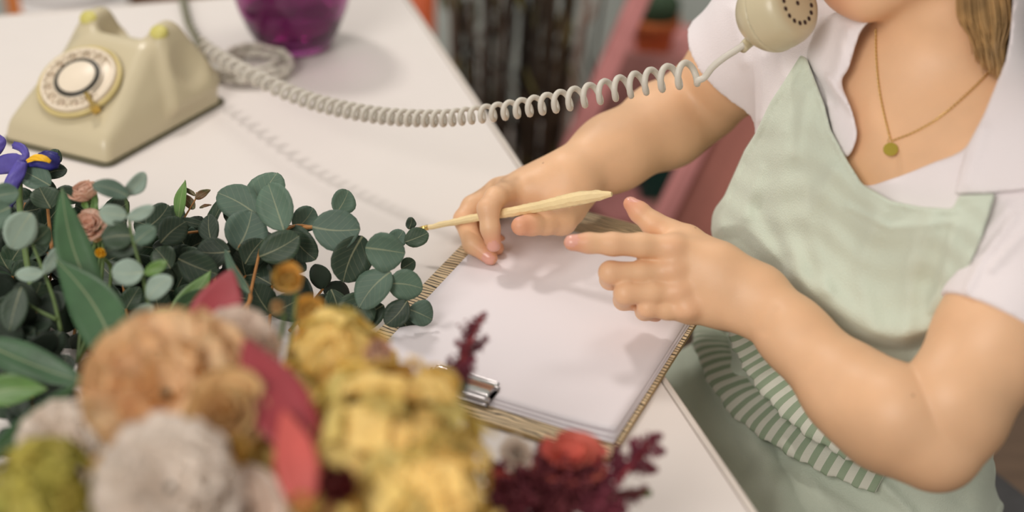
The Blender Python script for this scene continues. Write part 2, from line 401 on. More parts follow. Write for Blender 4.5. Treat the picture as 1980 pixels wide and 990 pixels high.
clip_plate(.029, .027, [(.0145, .0050), (.0175, .0078), (.024, .0078), (.033, .0052), (.038, .0042), (.041, .0050)], 'lever_plate', ck)
mk('spring_rod', *tube([cpt(-CW/2-.050, .0165, BZ+.0052), cpt(-CW/2+.010, .0165, BZ+.0052)], .0022, 10), m_steel, ck)
# ------------------------------------------------------------------ telephone
m_plastic = mat('beige_plastic', srgb(200, 188, 156), .36, .03, 8, coat=.15)
m_plastic_dk = mat('olive_base_rubber', srgb(96, 92, 70), .6, .05, 30)
m_pad = mat('yellowed_pad', srgb(205, 196, 110), .5, .08, 60)
m_cream = mat('dial_cream', srgb(236, 222, 200), .4, .03, 40)
m_dark = mat('dial_dark', srgb(60, 56, 46), .4, .1, 60)
m_brass = mat('brass', (.72, .52, .18), .25, metal=1.0)
m_rim = mat('dial_rim', srgb(206, 188, 128), .4, .05, 60)
m_ink = mat('dial_ink', srgb(150, 120, 92), .6)
PA, PB = tz(12, 277), tz(203, 324); px_ = unit(PB-PA); py_ = A(-px_[1], px_[0], 0); PO = (PA+PB)/2
def ploc(x, y, z): return PO + px_*x + py_*y + A(0, 0, z)
phone = thing('rotary_telephone', 'beige rotary dial telephone, its handset lifted off, on the far left of the table', 'telephone', ploc(0, .085, 0))
def half(P, n, q): n = unit(n).astype(np.float32); return (P - np.asarray(q, np.float32))@n
def plane3(a, b, c, out):
    n = np.cross(np.subtract(b, a), np.subtract(c, a)); n = n if n@np.asarray(out, float) > 0 else -n; return n, a
def phone_sdf(P):
    Q = P.copy(); Q[:, 0] = np.abs(P[:, 0]); k = .010
    sl = plane3((0, .006, .024), (1, .006, .024), (0, .118, .086), (0, -1, 1))
    sd = plane3((.061, .006, .024), (.041, .118, .086), (.083, .172, .034), (1, 0, 1))
    sk = plane3((.063, 0, 0), (.087, .18, 0), (.061, .006, .024), (1, 0, 0))
    fr = plane3((0, 0, 0), (1, 0, 0), (0, .006, .024), (0, -1, 0))
    d = half(Q, *sl)
    for q, kk in ((sd, .010), (sk, .008), (fr, .008)): d = smax(d, half(Q, *q), kk)
    d = smax(d, half(Q, (0, 1, .25), (0, .172, .03)), .02); d = smax(d, half(Q, (0, .25, 1), (0, .118, .085)), .01); d = smax(d, -Q[:, 2] + .003, .002)
    # handset trough behind the dial plate, prongs either side
    tr = np.sqrt((Q[:, 1]-.152)**2 + (Q[:, 2]-.092)**2) - .030
    d = smax(d, -tr, .008)
    hn = smax(smax(smax(half(Q, (1, 0, .45), (.058, .14, .075)), half(Q, (-1, 0, .2), (.030, .12, .080)), .008), smax(half(Q, (0, -1, .45), (0, .120, .080)), half(Q, (0, 1, .40), (0, .166, .070)), .01), .008), smax(Q[:, 2] - .098, -Q[:, 2] + .02, .01), .012)
    d = smin(d, hn, .010)
    sc = ellip(P*A(0, 1, 1).astype(np.float32) + Q*A(1, 0, 0).astype(np.float32), (.084, .140, .064), (.024, .028, .028)); d = smax(d, -sc, .010)
    return d
def moulded(name, fn, lo, hi, h, m, parent):
    V, F = surface_nets(fn, lo, hi, h); V = PO + V[:, :1]*px_ + V[:, 1:2]*py_ + V[:, 2:]*A(0, 0, 1); return mk(name, V, F, m, parent)
moulded('body', phone_sdf, (-.11, -.02, -.005), (.11, .20, .15), .0016, m_plastic, phone)
def foot_sdf(P):
    Q = P.copy(); Q[:, 0] = np.abs(P[:, 0])
    d = smax(half(Q, *plane3((.0645, 0, 0), (.0880, .18, 0), (.0645, 0, .01), (1, 0, 0))), np.maximum(-Q[:, 1] - .0015, Q[:, 1] - .1785), .012)
    return np.maximum(np.maximum(d, Q[:, 2] - .0045), -Q[:, 2])
moulded('base', foot_sdf, (-.11, -.02, -.004), (.11, .20, .012), .0012, m_plastic_dk, phone)
for s in (-1, 1):
    c = ploc(s*.043, .1295, .0905); mk('cradle_pad', *lathe([(.00001, .004), (.007, .003), (.009, 0), (.009, -.003), (.00001, -.004)], c, 20, px_*1.1, unit(py_*.85+A(0,0,.5)), unit(-py_*.5+A(0,0,.85))), m_pad, phone)
dn = unit(-py_*.062 + A(0, 0, .112)); du = px_; dv = np.cross(dn, du)
DC = ploc(-.004, .058, .024 + (.058-.006)*(.062/.112)) + dn*.0025
dial = mk('dial', *disc(.0405, DC, du, dv, dn, 64, .003), m_cream, phone)
mk('dial_rim', *lathe([(.0445, 0), (.0445, .003), (.0425, .0045), (.040, .0035), (.040, 0)], DC, 64, du, dv, dn), m_rim, dial)
fw = MB(); fw.add(*lathe([(.0225, .0055), (.0225, .007), (.0250, .0075), (.0255, .006)], DC, 64, du, dv, dn)); fw.add(*lathe([(.0360, .006), (.0365, .0075), (.0388, .0072), (.0392, .0050)], DC, 64, du, dv, dn))
for i in range(10):
    a = math.radians(75 + i*27.5); c = DC + du*.0308*math.cos(a) + dv*.0308*math.sin(a)
    fw.add(*lathe([(.0052, .0048), (.0056, .0072), (.0066, .0074), (.0070, .0048)], c, 18, du, dv, dn))
fw.obj('finger_wheel', m_cream, dial)
mk('centre_ring', *lathe([(.0245, .004), (.0240, .0085), (.0205, .0095), (.0190, .0088)], DC, 48, du, dv, dn), m_dark, dial)
mk('centre_label', *disc(.0195, DC + dn*.0085, du, dv, dn, 48, .0012), m_cream, dial)
def flat_text(body, size, o, X, Y, Z, m, name, parent, depth=.0003):
    cu = bpy.data.curves.new(name, 'FONT'); cu.body = body; cu.size = size; cu.align_x = 'CENTER'; cu.align_y = 'CENTER'; cu.extrude = depth
    t = bpy.data.objects.new(name, cu); COL.objects.link(t); bpy.context.view_layer.update()
    me = bpy.data.meshes.new_from_object(t.evaluated_get(bpy.context.evaluated_depsgraph_get())); bpy.data.objects.remove(t)
    me.materials.clear(); me.materials.append(m); return inst(me, name, parent, frame(X, Y, Z, o))
for i, ch in enumerate('1234567890'):
    a = math.radians(75 + i*27.5); flat_text(ch, .0085, DC + dn*.0032 + du*.0308*math.cos(a) + dv*.0308*math.sin(a), du, dv, dn, m_ink, 'digit', dial)
fs = math.radians(-38); fd = du*math.cos(fs) + dv*math.sin(fs)
st = MB(); st.add(*box(DC + fd*.037 + dn*.0095, .022, .0045, .0014, fd, np.cross(dn, fd), dn, .0004)); st.add(*box(DC + fd*.047 + dn*.005, .004, .008, .011, fd, np.cross(dn, fd), dn, .0006))
st.obj('finger_stop', m_brass, dial, False)
# ---- cords
m_cord = mat('cord_grey', srgb(206, 200, 188), .42, .03, 40)
m_wire = mat('twisted_wire_green_grey', srgb(124, 122, 100), .5, .08, 60)
def coil(path, turns, rad, wr, steps=18, ph0=0.0):
    """helix of varying pitch: path rows are (x, y, d, helix radius, wire radius, turns so far)"""
    K = np.array(path, float); P3 = np.array([[*td(x, y, d), r, w, n] for x, y, d, r, w, n in K])
    N = int(turns*steps); C = spline(P3, N*2); ang = C[:, 5]*2*np.pi + ph0
    T, Nn, Bn = frames(C[:, :3], (0, 0, 1))
    H = C[:, :3] + C[:, 3:4]*(np.cos(ang)[:, None]*Nn - np.sin(ang)[:, None]*Bn)
    return H, C[:, 4], C
CP = [(386, 84, 1.52, .0062, .0021, 0), (420, 108, 1.50, .0066, .0022, 2.6), (480, 142, 1.455, .0068, .0023, 6.5), (560, 180, 1.40, .0068, .0023, 11), (640, 206, 1.36, .0067, .0023, 15.7), (740, 224, 1.32, .0064, .0023, 21.6),
      (840, 229, 1.285, .0062, .0023, 27.6), (920, 222, 1.26, .0063, .0023, 32.0), (1000, 210, 1.235, .0068, .0024, 35.6), (1090, 194, 1.21, .0078, .0025, 39.2), (1180, 174, 1.19, .0084, .0026, 42.3), (1260, 156, 1.175, .0090, .0027, 45.0), (1330, 143, 1.16, .0092, .0028, 47.1), (1356, 140, 1.155, .0085, .0028, 47.75)]
H, wr, C = coil(CP, 47.75, 0, 0)
cord = thing('coiled_cord', 'grey coiled handset cord stretched through the air from telephone to handset', 'cord', H[0])
# join the last turn to the straight tail that ends in the strain relief
tail = np.array([td(1362, 150, 1.150), td(1378, 130, 1.146), td(1400, 112, 1.142), td(1422, 98, 1.140), td(1440, 86, 1.138)])
HT = np.vstack([H[:-6], spline(np.vstack([H[-6], tail]), 40)[1:]]); WR = np.concatenate([wr[:-6], np.full(39, .0028)])
mk('coil', *tube(HT, WR, 9), m_cord, cord)
def pile():
    P = []; c0 = tz(492, 140)
    for i in range(5*24):
        a = 2*np.pi*i/24; l = i/24; r = .036 + .006*math.sin(l*2.3)
        P.append(c0 + A(r*1.0*math.cos(a) + .004*math.sin(l*5), r*1.0*math.sin(a) + .003*math.cos(l*3), .0045 + .0026*l + .003*math.sin(a*1.5+l)))
    return np.array(P)
lp = spline(pile(), 400); bump_ = .0018*np.sin(np.arange(400)*.9)
lc = thing('looped_cable', 'pile of grey looped cable on the table beside the telephone', 'cable', tz(492, 140))
mk('loops', *tube(np.vstack([lp]), .0030 + .0006*np.sin(np.arange(400)*1.1), 8), m_cord, lc)
w0 = spline([tz(414, 150, .756), tz(392, 100, .757), tz(382, 75, .757), tz(366, 45, .757), tz(358, 15, .757), tz(350, -22, .757)], 160); Tt, Nn, Bn = frames(w0)
tw = thing('twisted_wire', 'thin dark twisted wire running back across the table behind the telephone', 'cable', w0[0])
for s in (0, np.pi):
    an = np.linspace(0, 2*np.pi*9, 160) + s; mk('strand', *tube(w0 + .0026*(np.cos(an)[:, None]*Nn + np.sin(an)[:, None]*Bn), .0028, 8), m_wire, tw)
# ------------------------------------------------------------------ purple vase
m_glass = mat('purple_glass', (.52, .10, .40), .04, trans=.95, ior=1.45, var=.08, vscale=4)
m_water = mat('purple_tinted_water', (.45, .16, .38), .02, trans=.95, ior=1.33)
vb = tz(570, 88); vb[2] = TABLE_Z
vase = thing('glass_vase', 'round deep purple glass vase behind the coiled cord', 'vase', vb)
out = [(.00001, .0005), (.030, .0005), (.039, .002), (.045, .008), (.054, .026), (.063, .050), (.070, .080), (.073, .110), (.071, .145), (.064, .180), (.055, .205), (.052, .215)]
inn = [(.050, .215), (.052, .203), (.060, .180), (.067, .145), (.069, .110), (.066, .080), (.059, .052), (.050, .030), (.040, .016), (.028, .012), (.00001, .012)]
mk('glass_body', *lathe(out + inn, vb, 72), m_glass, vase)
mk('water', *lathe([(.00001, .0125), (.027, .0125), (.0395, .0165), (.0495, .0305), (.0560, .044), (.0560, .0445), (.00001, .0445)], vb, 72), m_water, vase)
# ------------------------------------------------------------------ carved wooden pen
m_wood = mat('pale_carved_wood', srgb(236, 212, 160), .55, .06, 60, .25, 120, stretch=(1, 1, 1))
pen_pts = [td(826, 440, 1.252), td(870, 431, 1.248), td(930, 419, 1.241), (td(1000, 408, 1.228)), td(1060, 396, 1.216), td(1110, 385, 1.206), td(1150, 379, 1.198), td(1183, 375, 1.192)]
pen = thing('wooden_pen', 'pale hand-carved wooden pen with a brass tip held in the right hand', 'pen', pen_pts[2])
pr = spline([[*p, r] for p, r in zip(pen_pts, (.0022, .0030, .0037, .0045, .0051, .0060, .0050, .0022))], 60)
V, F = tube(pr[:, :3], pr[:, 3], 9); V = np.array(V)
nrm = RNG.normal(0, .00022, len(V))[:, None]*unit(UP)[None]; V[:-2] += nrm[:-2]; mk('shaft', V, F, m_wood, pen, False)
fx = unit(pen_pts[0]-pen_pts[1]); tp = pen_pts[0]
mk('brass_tip', *tube([tp - fx*.001, tp + fx*.004, tp + fx*.008, tp + fx*.0105], [.0025, .0024, .0017, .0008], 12), m_brass, pen)
mk('ball_point', *tube([tp + fx*.0100, tp + fx*.0115, tp + fx*.0125], [.0007, .0006, .0002], 8), m_steel, pen)
# ------------------------------------------------------------------ the florist
f32 = np.float32
LS, RS = td(2035, 455, 1.050), td(1508, 40, 1.27)           # her left and right shoulder joints
LE, RE = td(1812, 850, 1.035), td(1338, 214, 1.360)         # elbows
LW, RW = td(1474, 582, 1.125), td(1098, 342, 1.275)         # wrists
SL = unit((LS-RS)*A(1, 1, 0)); SN = A(SL[1], -SL[0], 0)    # towards her left, and the way she faces
if SN[0] > 0: SN = -SN
MID = (LS+RS)/2
NB = MID + A(0, 0, .035) - SN*.015
TAX = np.array([SL, SN, [0, 0, 1]])
def tp(l, n, z): return MID + SL*l + SN*n + A(0, 0, z)
CHIN = td(1606, 6, 1.125)
def head_sdf(P):
    # face looks down-left, roughly the way she faces, turned to her right
    fwd = unit(SN*.80 - SL*.35 + A(0, 0, -.25)); lft = unit(np.cross(A(0, 0, 1), fwd)); upv = np.cross(fwd, lft)
    def h(a, b, c): return (CHIN + lft*a + fwd*b + upv*c)
    ax = np.array([lft, fwd, upv])
    d = ellip(P, h(0, -.075, .125), (.074, .092, .098), ax)
    jaw = ellip(P, h(0, -.045, .050), (.052, .056, .060), ax)
    d = smin(d, jaw, .03)
    d = smin(d, cone(P, h(.030, -.022, .012), h(.056, -.085, .045), .020, .020), .02); d = smin(d, cone(P, h(-.030, -.022, .012), h(-.056, -.085, .045), .020, .020), .02)
    d = smin(d, ellip(P, h(0, -.016, .010), (.026, .020, .019), ax), .018)
    d = smin(d, cone(P, h(-.013, .007, .032), h(.013, .007, .032), .007, .007), .008); d = smin(d, cone(P, h(-.012, .006, .043), h(.012, .006, .043), .0055, .0055), .006)
    d = smin(d, cone(P, h(0, .010, .105), h(0, .024, .070), .007, .010), .012); d = smin(d, cone(P, h(-.012, .012, .066), h(.012, .012, .066), .006, .006), .006)
    for s in (-1, 1):
        d = smax(d, -ellip(P, h(s*.030, .028, .100), (.018, .022, .012), ax), .012); d = smin(d, ellip(P, h(s*.030, .000, .100), (.013, .013, .012), ax), .003)
        d = smin(d, ellip(P, h(s*.076, -.082, .085), (.007, .018, .030), ax), .006)
    return d, h, ax
def torso_sdf(P):
    d = ellip(P, tp(0, -.012, -.085), (.160, .088, .150), TAX)
    d = smin(d, cone(P, LS + SN*0, RS, .052, .052), .04)
    d = smin(d, cone(P, NB + A(0, 0, -.01), tp(.11, -.01, .012), .045, .042), .03); d = smin(d, cone(P, NB + A(0, 0, -.01), tp(-.11, -.01, .012), .045, .042), .03)
    for s in (-1, 1): d = smin(d, ellip(P, tp(s*.066, .040, -.165), (.068, .055, .070), TAX), .04)
    d = smin(d, ellip(P, tp(0, -.015, -.26), (.132, .090, .14), TAX), .05)
    d = smin(d, ellip(P, tp(0, .015, -.36), (.138, .100, .085), TAX), .05)
    return d
def lower_sdf(P):
    d = ellip(P, tp(0, -.005, -.415), (.188, .130, .105), TAX)
    for s in (-1, 1):
        d = smin(d, cone(P, tp(s*.095, .03, -.395), tp(s*.075, .43, -.385), .084, .058), .04)
    return d
def shin_sdf(P):
    d = None
    for s in (-1, 1):
        e = chain(P, [tp(s*.075, .43, -.385), tp(s*.075, .40, -.60), tp(s*.075, .37, -.845)], [.056, .052, .034], .01)
        e = smin(e, cone(P, tp(s*.075, .36, -.870), tp(s*.085, .53, -.880), .030, .022), .02); d = e if d is None else np.minimum(d, e)
    return d
# ---- hands: every finger its own tapered chain; (x, y, distance, radius)
def fchain(P, rows, k=.004): return chain(P, [td(a, b, c) for a, b, c, r in rows], [r for a, b, c, r in rows], k)
LEFT = dict(
    index=[(1302, 482, 1.128, .0112), (1240, 474, 1.120, .0094), (1185, 472, 1.116, .0090), (1138, 470, 1.114, .0078), (1106, 469, 1.113, .0065)],
    middle=[(1300, 526, 1.128, .0110), (1240, 527, 1.122, .0088), (1180, 527, 1.119, .0088), (1180, 540, 1.146, .0082), (1212, 548, 1.160, .0072)],
    ring=[(1312, 566, 1.128, .0108), (1260, 566, 1.121, .0090), (1209, 567, 1.118, .0088), (1206, 580, 1.143, .0080), (1236, 586, 1.156, .0070)],
    little=[(1330, 600, 1.130, .0098), (1290, 598, 1.126, .0080), (1252, 594, 1.123, .0077), (1246, 602, 1.142, .0070), (1268, 608, 1.154, .0062)],
    thumb=[(1400, 508, 1.142, .0130), (1330, 464, 1.146, .0118), (1262, 432, 1.150, .0094), (1236, 410, 1.152, .0082), (1219, 394, 1.153, .0060)])
def left_hand(P):
    palm = chain(P, [td(1310, 484, 1.130), td(1390, 512, 1.130), td(1462, 556, 1.126)], [.0130, .0165, .0200], .01)
    palm = smin(palm, chain(P, [td(1308, 526, 1.131), td(1385, 545, 1.130), LW], [.0130, .0170, .0200], .01), .016)
    palm = smin(palm, chain(P, [td(1322, 568, 1.132), td(1390, 576, 1.132), td(1464, 590, 1.127)], [.0125, .0165, .0185], .01), .014)
    palm = smin(palm, chain(P, [td(1338, 598, 1.134), td(1400, 596, 1.134), td(1456, 604, 1.128)], [.0110, .0135, .0165], .01), .014)
    F = fchain(P, LEFT['index']); F = smin(F, fchain(P, LEFT['middle']), .0012); F = smin(F, fchain(P, LEFT['ring']), .0012); F = smin(F, fchain(P, LEFT['little']), .0012)
    d = smin(palm, F, .007); d = smin(d, fchain(P, LEFT['thumb']), .010)
    for x, y in ((1300, 476), (1302, 520), (1312, 562), (1330, 596)):          # knuckle heads
        d = smin(d, ellip(P, td(x, y, 1.121), (.0085, .0085, .0075)), .007)
    return d
RIGHT = dict(
    index=[(985, 372, 1.262, .0118), (958, 382, 1.236, .0094), (944, 404, 1.226, .0094), (948, 442, 1.224, .0082), (954, 472, 1.228, .0070)],
    middle=[(962, 372, 1.280, .0116), (914, 400, 1.272, .0100), (898, 424, 1.264, .0094), (914, 472, 1.252, .0085), (948, 498, 1.246, .0068)],
    ring=[(968, 372, 1.300, .0110), (915, 405, 1.296, .0094), (905, 432, 1.288, .0090), (930, 466, 1.272, .0080), (961, 480, 1.262, .0064)],
    little=[(985, 375, 1.316, .0100), (940, 405, 1.316, .0082), (925, 430, 1.308, .0078), (945, 455, 1.296, .0070), (965, 465, 1.288, .0058)],
    thumb=[(1092, 400, 1.262, .0165), (1085, 424, 1.248, .0140), (1056, 432, 1.236, .0100), (1028, 434, 1.226, .0094), (1007, 437, 1.219, .0084)])
def right_hand(P):
    palm = chain(P, [td(985, 374, 1.268), td(1040, 368, 1.270), td(1098, 352, 1.272)], [.0135, .0170, .0210], .01)
    palm = smin(palm, chain(P, [td(970, 374, 1.284), td(1030, 362, 1.284), RW], [.0130, .0165, .0225], .01), .016)
    palm = smin(palm, chain(P, [td(978, 376, 1.302), td(1035, 364, 1.298), td(1095, 348, 1.290)], [.0120, .0155, .0190], .01), .016)
    palm = smin(palm, chain(P, [td(995, 378, 1.316), td(1045, 366, 1.310), td(1098, 350, 1.298)], [.0105, .0135, .0170], .01), .016)
    palm = smin(palm, cone(P, td(1095, 398, 1.262), td(1110, 366, 1.272), .0180, .0200), .016)
    F = fchain(P, RIGHT['index']); F = smin(F, fchain(P, RIGHT['middle']), .0012); F = smin(F, fchain(P, RIGHT['ring']), .0012); F = smin(F, fchain(P, RIGHT['little']), .0012)
    d = smin(palm, F, .007); return smin(d, fchain(P, RIGHT['thumb']), .008)
def arms_sdf(P):
    def arm(S, E, Wp, r, inner, bu=None):
        up_ = chain(P, [S, S*.5+E*.5, E + (S-E)*.12], [r[0], r[1], r[2]], .02)
        up_ = smin(up_, cone(P, E + (S-E)*.12, E, r[2], r[2]*.86), .01)
        fo = chain(P, [E, *inner, Wp], [r[2]*.90, *r[3:]], .03)
        if bu: up_ = smin(up_, ellip(P, bu[0], (.030, .030, .030)), .02); fo = smin(fo, ellip(P, bu[1], (.032, .032, .032)), .02)
        return smin(up_, fo, .0012 if bu else .010)
    l = arm(LS, LE, LW, (.044, .041, .0385, .0325, .0280, .0222, .0215), [td(1716, 812, 1.052), td(1636, 750, 1.072), td(1535, 648, 1.104)], (td(1838, 762, 1.026), td(1738, 796, 1.031)))
    r = arm(RS, RE, RW, (.042, .039, .0375, .0355, .0300, .0240), [RE*.78+RW*.22, RE*.35+RW*.65])
    l = smin(l, ellip(P, LE + unit(LE-LS)*.010 + unit(LE-LW)*.006, (.020, .020, .020)), .02)
    l = smin(l, ellip(P, td(1440, 615, 1.120), (.010, .010, .010)), .012)
    r = smin(r, ellip(P, td(1056, 336, 1.285), (.011, .011, .010)), .012)
    l = smin(l, left_hand(P), .010); r = smin(r, right_hand(P), .010)
    return np.minimum(l, r)
def near(P, fn, c, R):
    """evaluate fn only near a centre; elsewhere a safe lower bound"""
    g = np.sqrt(((P-np.asarray(c, f32))**2).sum(1)); out = (g - R + .02).astype(f32); m = g < R
    if m.any(): out[m] = fn(P[m])
    return out
HC = CHIN + A(0, 0, .08)
def folds(P, x, y, rows):
    """shallow cloth folds: each row is (points along the fold, half width px, height m)"""
    o = np.zeros(len(P), f32)
    for pts, w, hgt in rows:
        q = np.asarray(pts, f32); d = np.full(len(P), 1e9, f32)
        for i in range(len(q)-1):
            e = q[i+1]-q[i]; t = np.clip(((x-q[i][0])*e[0] + (y-q[i][1])*e[1])/(e@e), 0, 1); d = np.minimum(d, (x-q[i][0]-t*e[0])**2 + (y-q[i][1]-t*e[1])**2)
        o += hgt*np.exp(-d/(w*w))
    return o
def body_sdf(P):
    d = torso_sdf(P)
    neck = chain(P, [NB - A(0, 0, .02) - SN*.004, NB*.45 + (CHIN + SL*.055 - SN*.075 + A(0, 0, .05))*.55, CHIN + SL*.04 - SN*.075 + A(0, 0, .065)], [.060, .049, .050], .01)
    d = smin(d, neck, .025)
    for s in (-1, 1):                                   # collar bones and the tendons of the throat
        d = smin(d, chain(P, [NB + SL*s*.018 + SN*.072 - A(0, 0, .062), NB + SL*s*.075 + SN*.062 - A(0, 0, .040), NB + SL*s*.13 + SN*.025 - A(0, 0, .025)], [.008, .007, .008], .005), .016)
    hd = near(P, lambda q: head_sdf(q)[0], HC, .24); d = smin(d, hd, .014)
    d = smin(d, lower_sdf(P), .04)
    d = np.minimum(d, shin_sdf(P))
    d = smin(d, arms_sdf(P), .012)
    m = (d > -.012) & (d < .012)
    if m.any():
        x, y, z = seen(P[m]); near_ = z < 1.32
        d[m] += np.where(near_, folds(P[m], x, y, [([(1480, 640), (1500, 600)], 9, .0008)]), 0.0)
    return d
def cloth_base(P):
    d = smin(torso_sdf(P), lower_sdf(P), .05)
    for l in (-.12, -.03, .05): d = smin(d, cone(P, tp(l, .04, -.392), tp(l, .42, -.388), .078, .064), .03)      # cloth bridging the lap
    return d
def skin_mat():
    m = mat('skin', srgb(229, 184, 144), .48, .05, 25, .10, 600, sss=.12); nt = m.node_tree; b = nt.nodes['Principled BSDF']
    at = nt.nodes.new('ShaderNodeAttribute'); at.attribute_name = 'flush'
    mx = nt.nodes.new('ShaderNodeMix'); mx.data_type = 'RGBA'; nt.links.new(at.outputs['Fac'], mx.inputs[0])
    l = b.inputs['Base Color'].links[0].from_socket; nt.links.new(l, mx.inputs[6]); mx.inputs[7].default_value = (*srgb(214, 112, 92), 1)
    nt.links.new(mx.outputs[2], b.inputs['Base Color'])
    # small freckles
    vo = nt.nodes.new('ShaderNodeTexVoronoi'); vo.inputs['Scale'].default_value = 42; tc = nt.nodes.new('ShaderNodeTexCoord'); nt.links.new(tc.outputs['Object'], vo.inputs['Vector'])
    lt = nt.nodes.new('ShaderNodeMath'); lt.operation = 'LESS_THAN'; lt.inputs[1].default_value = .05; nt.links.new(vo.outputs['Distance'], lt.inputs[0])
    sx = nt.nodes.new('ShaderNodeSeparateXYZ'); nt.links.new(vo.outputs['Color'], sx.inputs[0]); g = nt.nodes.new('ShaderNodeMath'); g.operation = 'GREATER_THAN'; g.inputs[1].default_value = .75; nt.links.new(sx.outputs[0], g.inputs[0])
    ml = nt.nodes.new('ShaderNodeMath'); ml.operation = 'MULTIPLY'; nt.links.new(lt.outputs[0], ml.inputs[0]); nt.links.new(g.outputs[0], ml.inputs[1])
    m2 = nt.nodes.new('ShaderNodeMath'); m2.operation = 'MULTIPLY'; m2.inputs[1].default_value = .45; nt.links.new(ml.outputs[0], m2.inputs[0])
    mf = nt.nodes.new('ShaderNodeMix'); mf.data_type = 'RGBA'; nt.links.new(m2.outputs[0], mf.inputs[0]); nt.links.new(mx.outputs[2], mf.inputs[6]); mf.inputs[7].default_value = (*srgb(130, 84, 60), 1)
    nt.links.new(mf.outputs[2], b.inputs['Base Color'])
    return m
m_skin = skin_mat(); m_nail = mat('fingernail', srgb(226, 166, 148), .25, .03, 80)
person = thing('person', 'person in a sage green apron and white polo shirt, holding a wooden pen', 'person', tp(0, 0, -.895))
pts_ = np.array([LS, RS, LE, RE, LW, RW, td(1090, 470, 1.11), td(880, 430, 1.3), HC + A(.12, .12, .16), HC - A(.13, .13, 0), tp(.2, .55, -.9), tp(-.2, .55, -.9), tp(.2, -.15, -.9), tp(-.2, -.15, -.9)])
SKIN_H = .0019
V, F = surface_nets(body_sdf, pts_.min(0) - .09, pts_.max(0) + .06, SKIN_H, margin=.012)
body = mk('body', V, F, m_skin, person, True, [m_skin, m_nail])
fl = np.zeros(len(V), f32)
def blush(p, r, a):
    global fl; fl = np.maximum(fl, a*np.clip(1.25 - np.linalg.norm(V-p, axis=1)/r, 0, 1))
for H_ in (LEFT, RIGHT):
    for nm, rows in H_.items():
        blush(td(*rows[-1][:3]), .015, .50 if nm in ('thumb', 'index') else .4); blush(td(*rows[2][:3]), .013, .10)
blush(td(1604, 6, 1.10), .030, .28)
for x, y in ((1300, 476), (1302, 520), (1312, 562), (1330, 596)): blush(td(x, y, 1.115), .013, .10)
at = body.data.attributes.new('flush', 'FLOAT', 'POINT'); at.data.foreach_set('value', fl)
# fingernails: the patch of skin on the back of each last joint
fc = V[F].mean(1); fnorm = np.cross(V[F[:, 2]]-V[F[:, 0]], V[F[:, 3]]-V[F[:, 1]]); fnorm /= np.maximum(np.linalg.norm(fnorm, axis=1, keepdims=True), 1e-12)
mi = np.zeros(len(F), np.int32)
def nail(rows, back, w=.0052, ln=.0105):
    a, b = td(*rows[-2][:3]), td(*rows[-1][:3]); ax = unit(b-a); bk = unit(back - ax*(back@ax)); sd = np.cross(ax, bk); q = fc - (b + bk*rows[-1][3]*.8)
    u = q@ax; v = q@sd; m = (np.abs(q@bk) < .006) & ((v/w)**2 + ((u-.0005)/(ln*.5))**4 < 1) & (fnorm@bk > .25); mi[m] = 1
nail(LEFT['index'], -FW + UP*.5); nail(LEFT['thumb'], RX*.8 + UP*.6 - FW*.3); nail(RIGHT['index'], -FW - UP*.35); nail(RIGHT['middle'], -FW - UP*.5); nail(RIGHT['thumb'], -RX*.75 - FW*.55 - UP*.1)
body.data.polygons.foreach_set('material_index', mi)

# ---- garments
SH_R, SH_L = RS + unit(RE-RS)*.062, LS + unit(LE-LS)*.078
def shirt_base(P):
    d = smin(torso_sdf(P), ellip(P, tp(0, -.01, -.40), (.212, .150, .110), TAX), .04)
    d = smin(d, cone(P, RS, SH_R, .048, .053), .02); return smin(d, cone(P, LS, SH_L, .0445, .0445), .02)
NECK = smooth_poly([(1700, -60), (1688, 20), (1662, 62), (1640, 130), (1626, 165), (1646, 215), (1652, 262), (1634, 305), (1668, 356), (1722, 346), (1800, 316), (1866, 286), (1902, 222), (1950, 90), (1962, -60), (1940, -200), (1700, -200)], 6)
def shirt_sdf(P):
    x, y, z = seen(P); b = shirt_base(P); n = (P - MID.astype(f32))@SN.astype(f32)
    off = .0045 + folds(P, x, y, [([(1475, 110), (1470, 230)], 10, .003), ([(1500, 60), (1520, 150)], 14, .003), ([(1960, 420), (1900, 500), (1870, 560)], 9, .0035), ([(1975, 455), (1915, 520)], 8, .003), ([(1950, 400), (1890, 470)], 8, .0025), ([(1420, 20), (1440, 120)], 12, .003)])
    d = np.maximum(b - off, -(b + .004))
    hole = poly_sdf(x, y, NECK)*z/FPX; d = np.where(n > -.055, smax(d, -hole, .003), d)
    # sleeve hems
    d = np.maximum(d, np.where((P-RS.astype(f32))@unit(RE-RS).astype(f32) > .02, (P-SH_R.astype(f32))@unit(RE-RS).astype(f32), -1))
    near_l = np.sqrt(((P-SH_L.astype(f32))**2).sum(1)) < .09
    d = np.where(near_l, np.maximum(d, (P-SH_L.astype(f32))@unit(LE-LS).astype(f32)), d)
    neckc = cone(P, NB + A(0, 0, .0), NB + A(0, 0, .14), .062, .058); d = smax(d, -neckc, .004)
    return np.maximum(d, (MID[2]-.47) - P[:, 2])
def crop_to(fn, pts, pad=.03):
    pts = np.asarray(pts); return pts.min(0)-pad, pts.max(0)+pad
tl = np.array([tp(a, b, c) for a in (-.22, .22) for b in (-.15, .17) for c in (-.55, .10)] + [SH_R, SH_L])
m_shirt = mat('white_pique_cotton', srgb(236, 228, 230), .85, .02, 12, .25, 900, sheen=.2)
V, F = surface_nets(shirt_sdf, tl.min(0)-.06, tl.max(0)+.06, .0024, margin=.012); mk('polo_shirt', *largest(V, F), m_shirt, person)
COL_A = smooth_poly([(1585, 30), (1694, 20), (1664, 62), (1642, 130), (1628, 160), (1648, 215), (1657, 264), (1637, 304), (1612, 262), (1592, 175), (1560, 112), (1572, 62)], 5)
COL_B = [(1962, -40), (1952, 75), (1944, 118), (1902, 222), (1868, 286), (1856, 330), (1845, 376), (1910, 374), (1990, 366), (2120, 330), (2120, -60)]
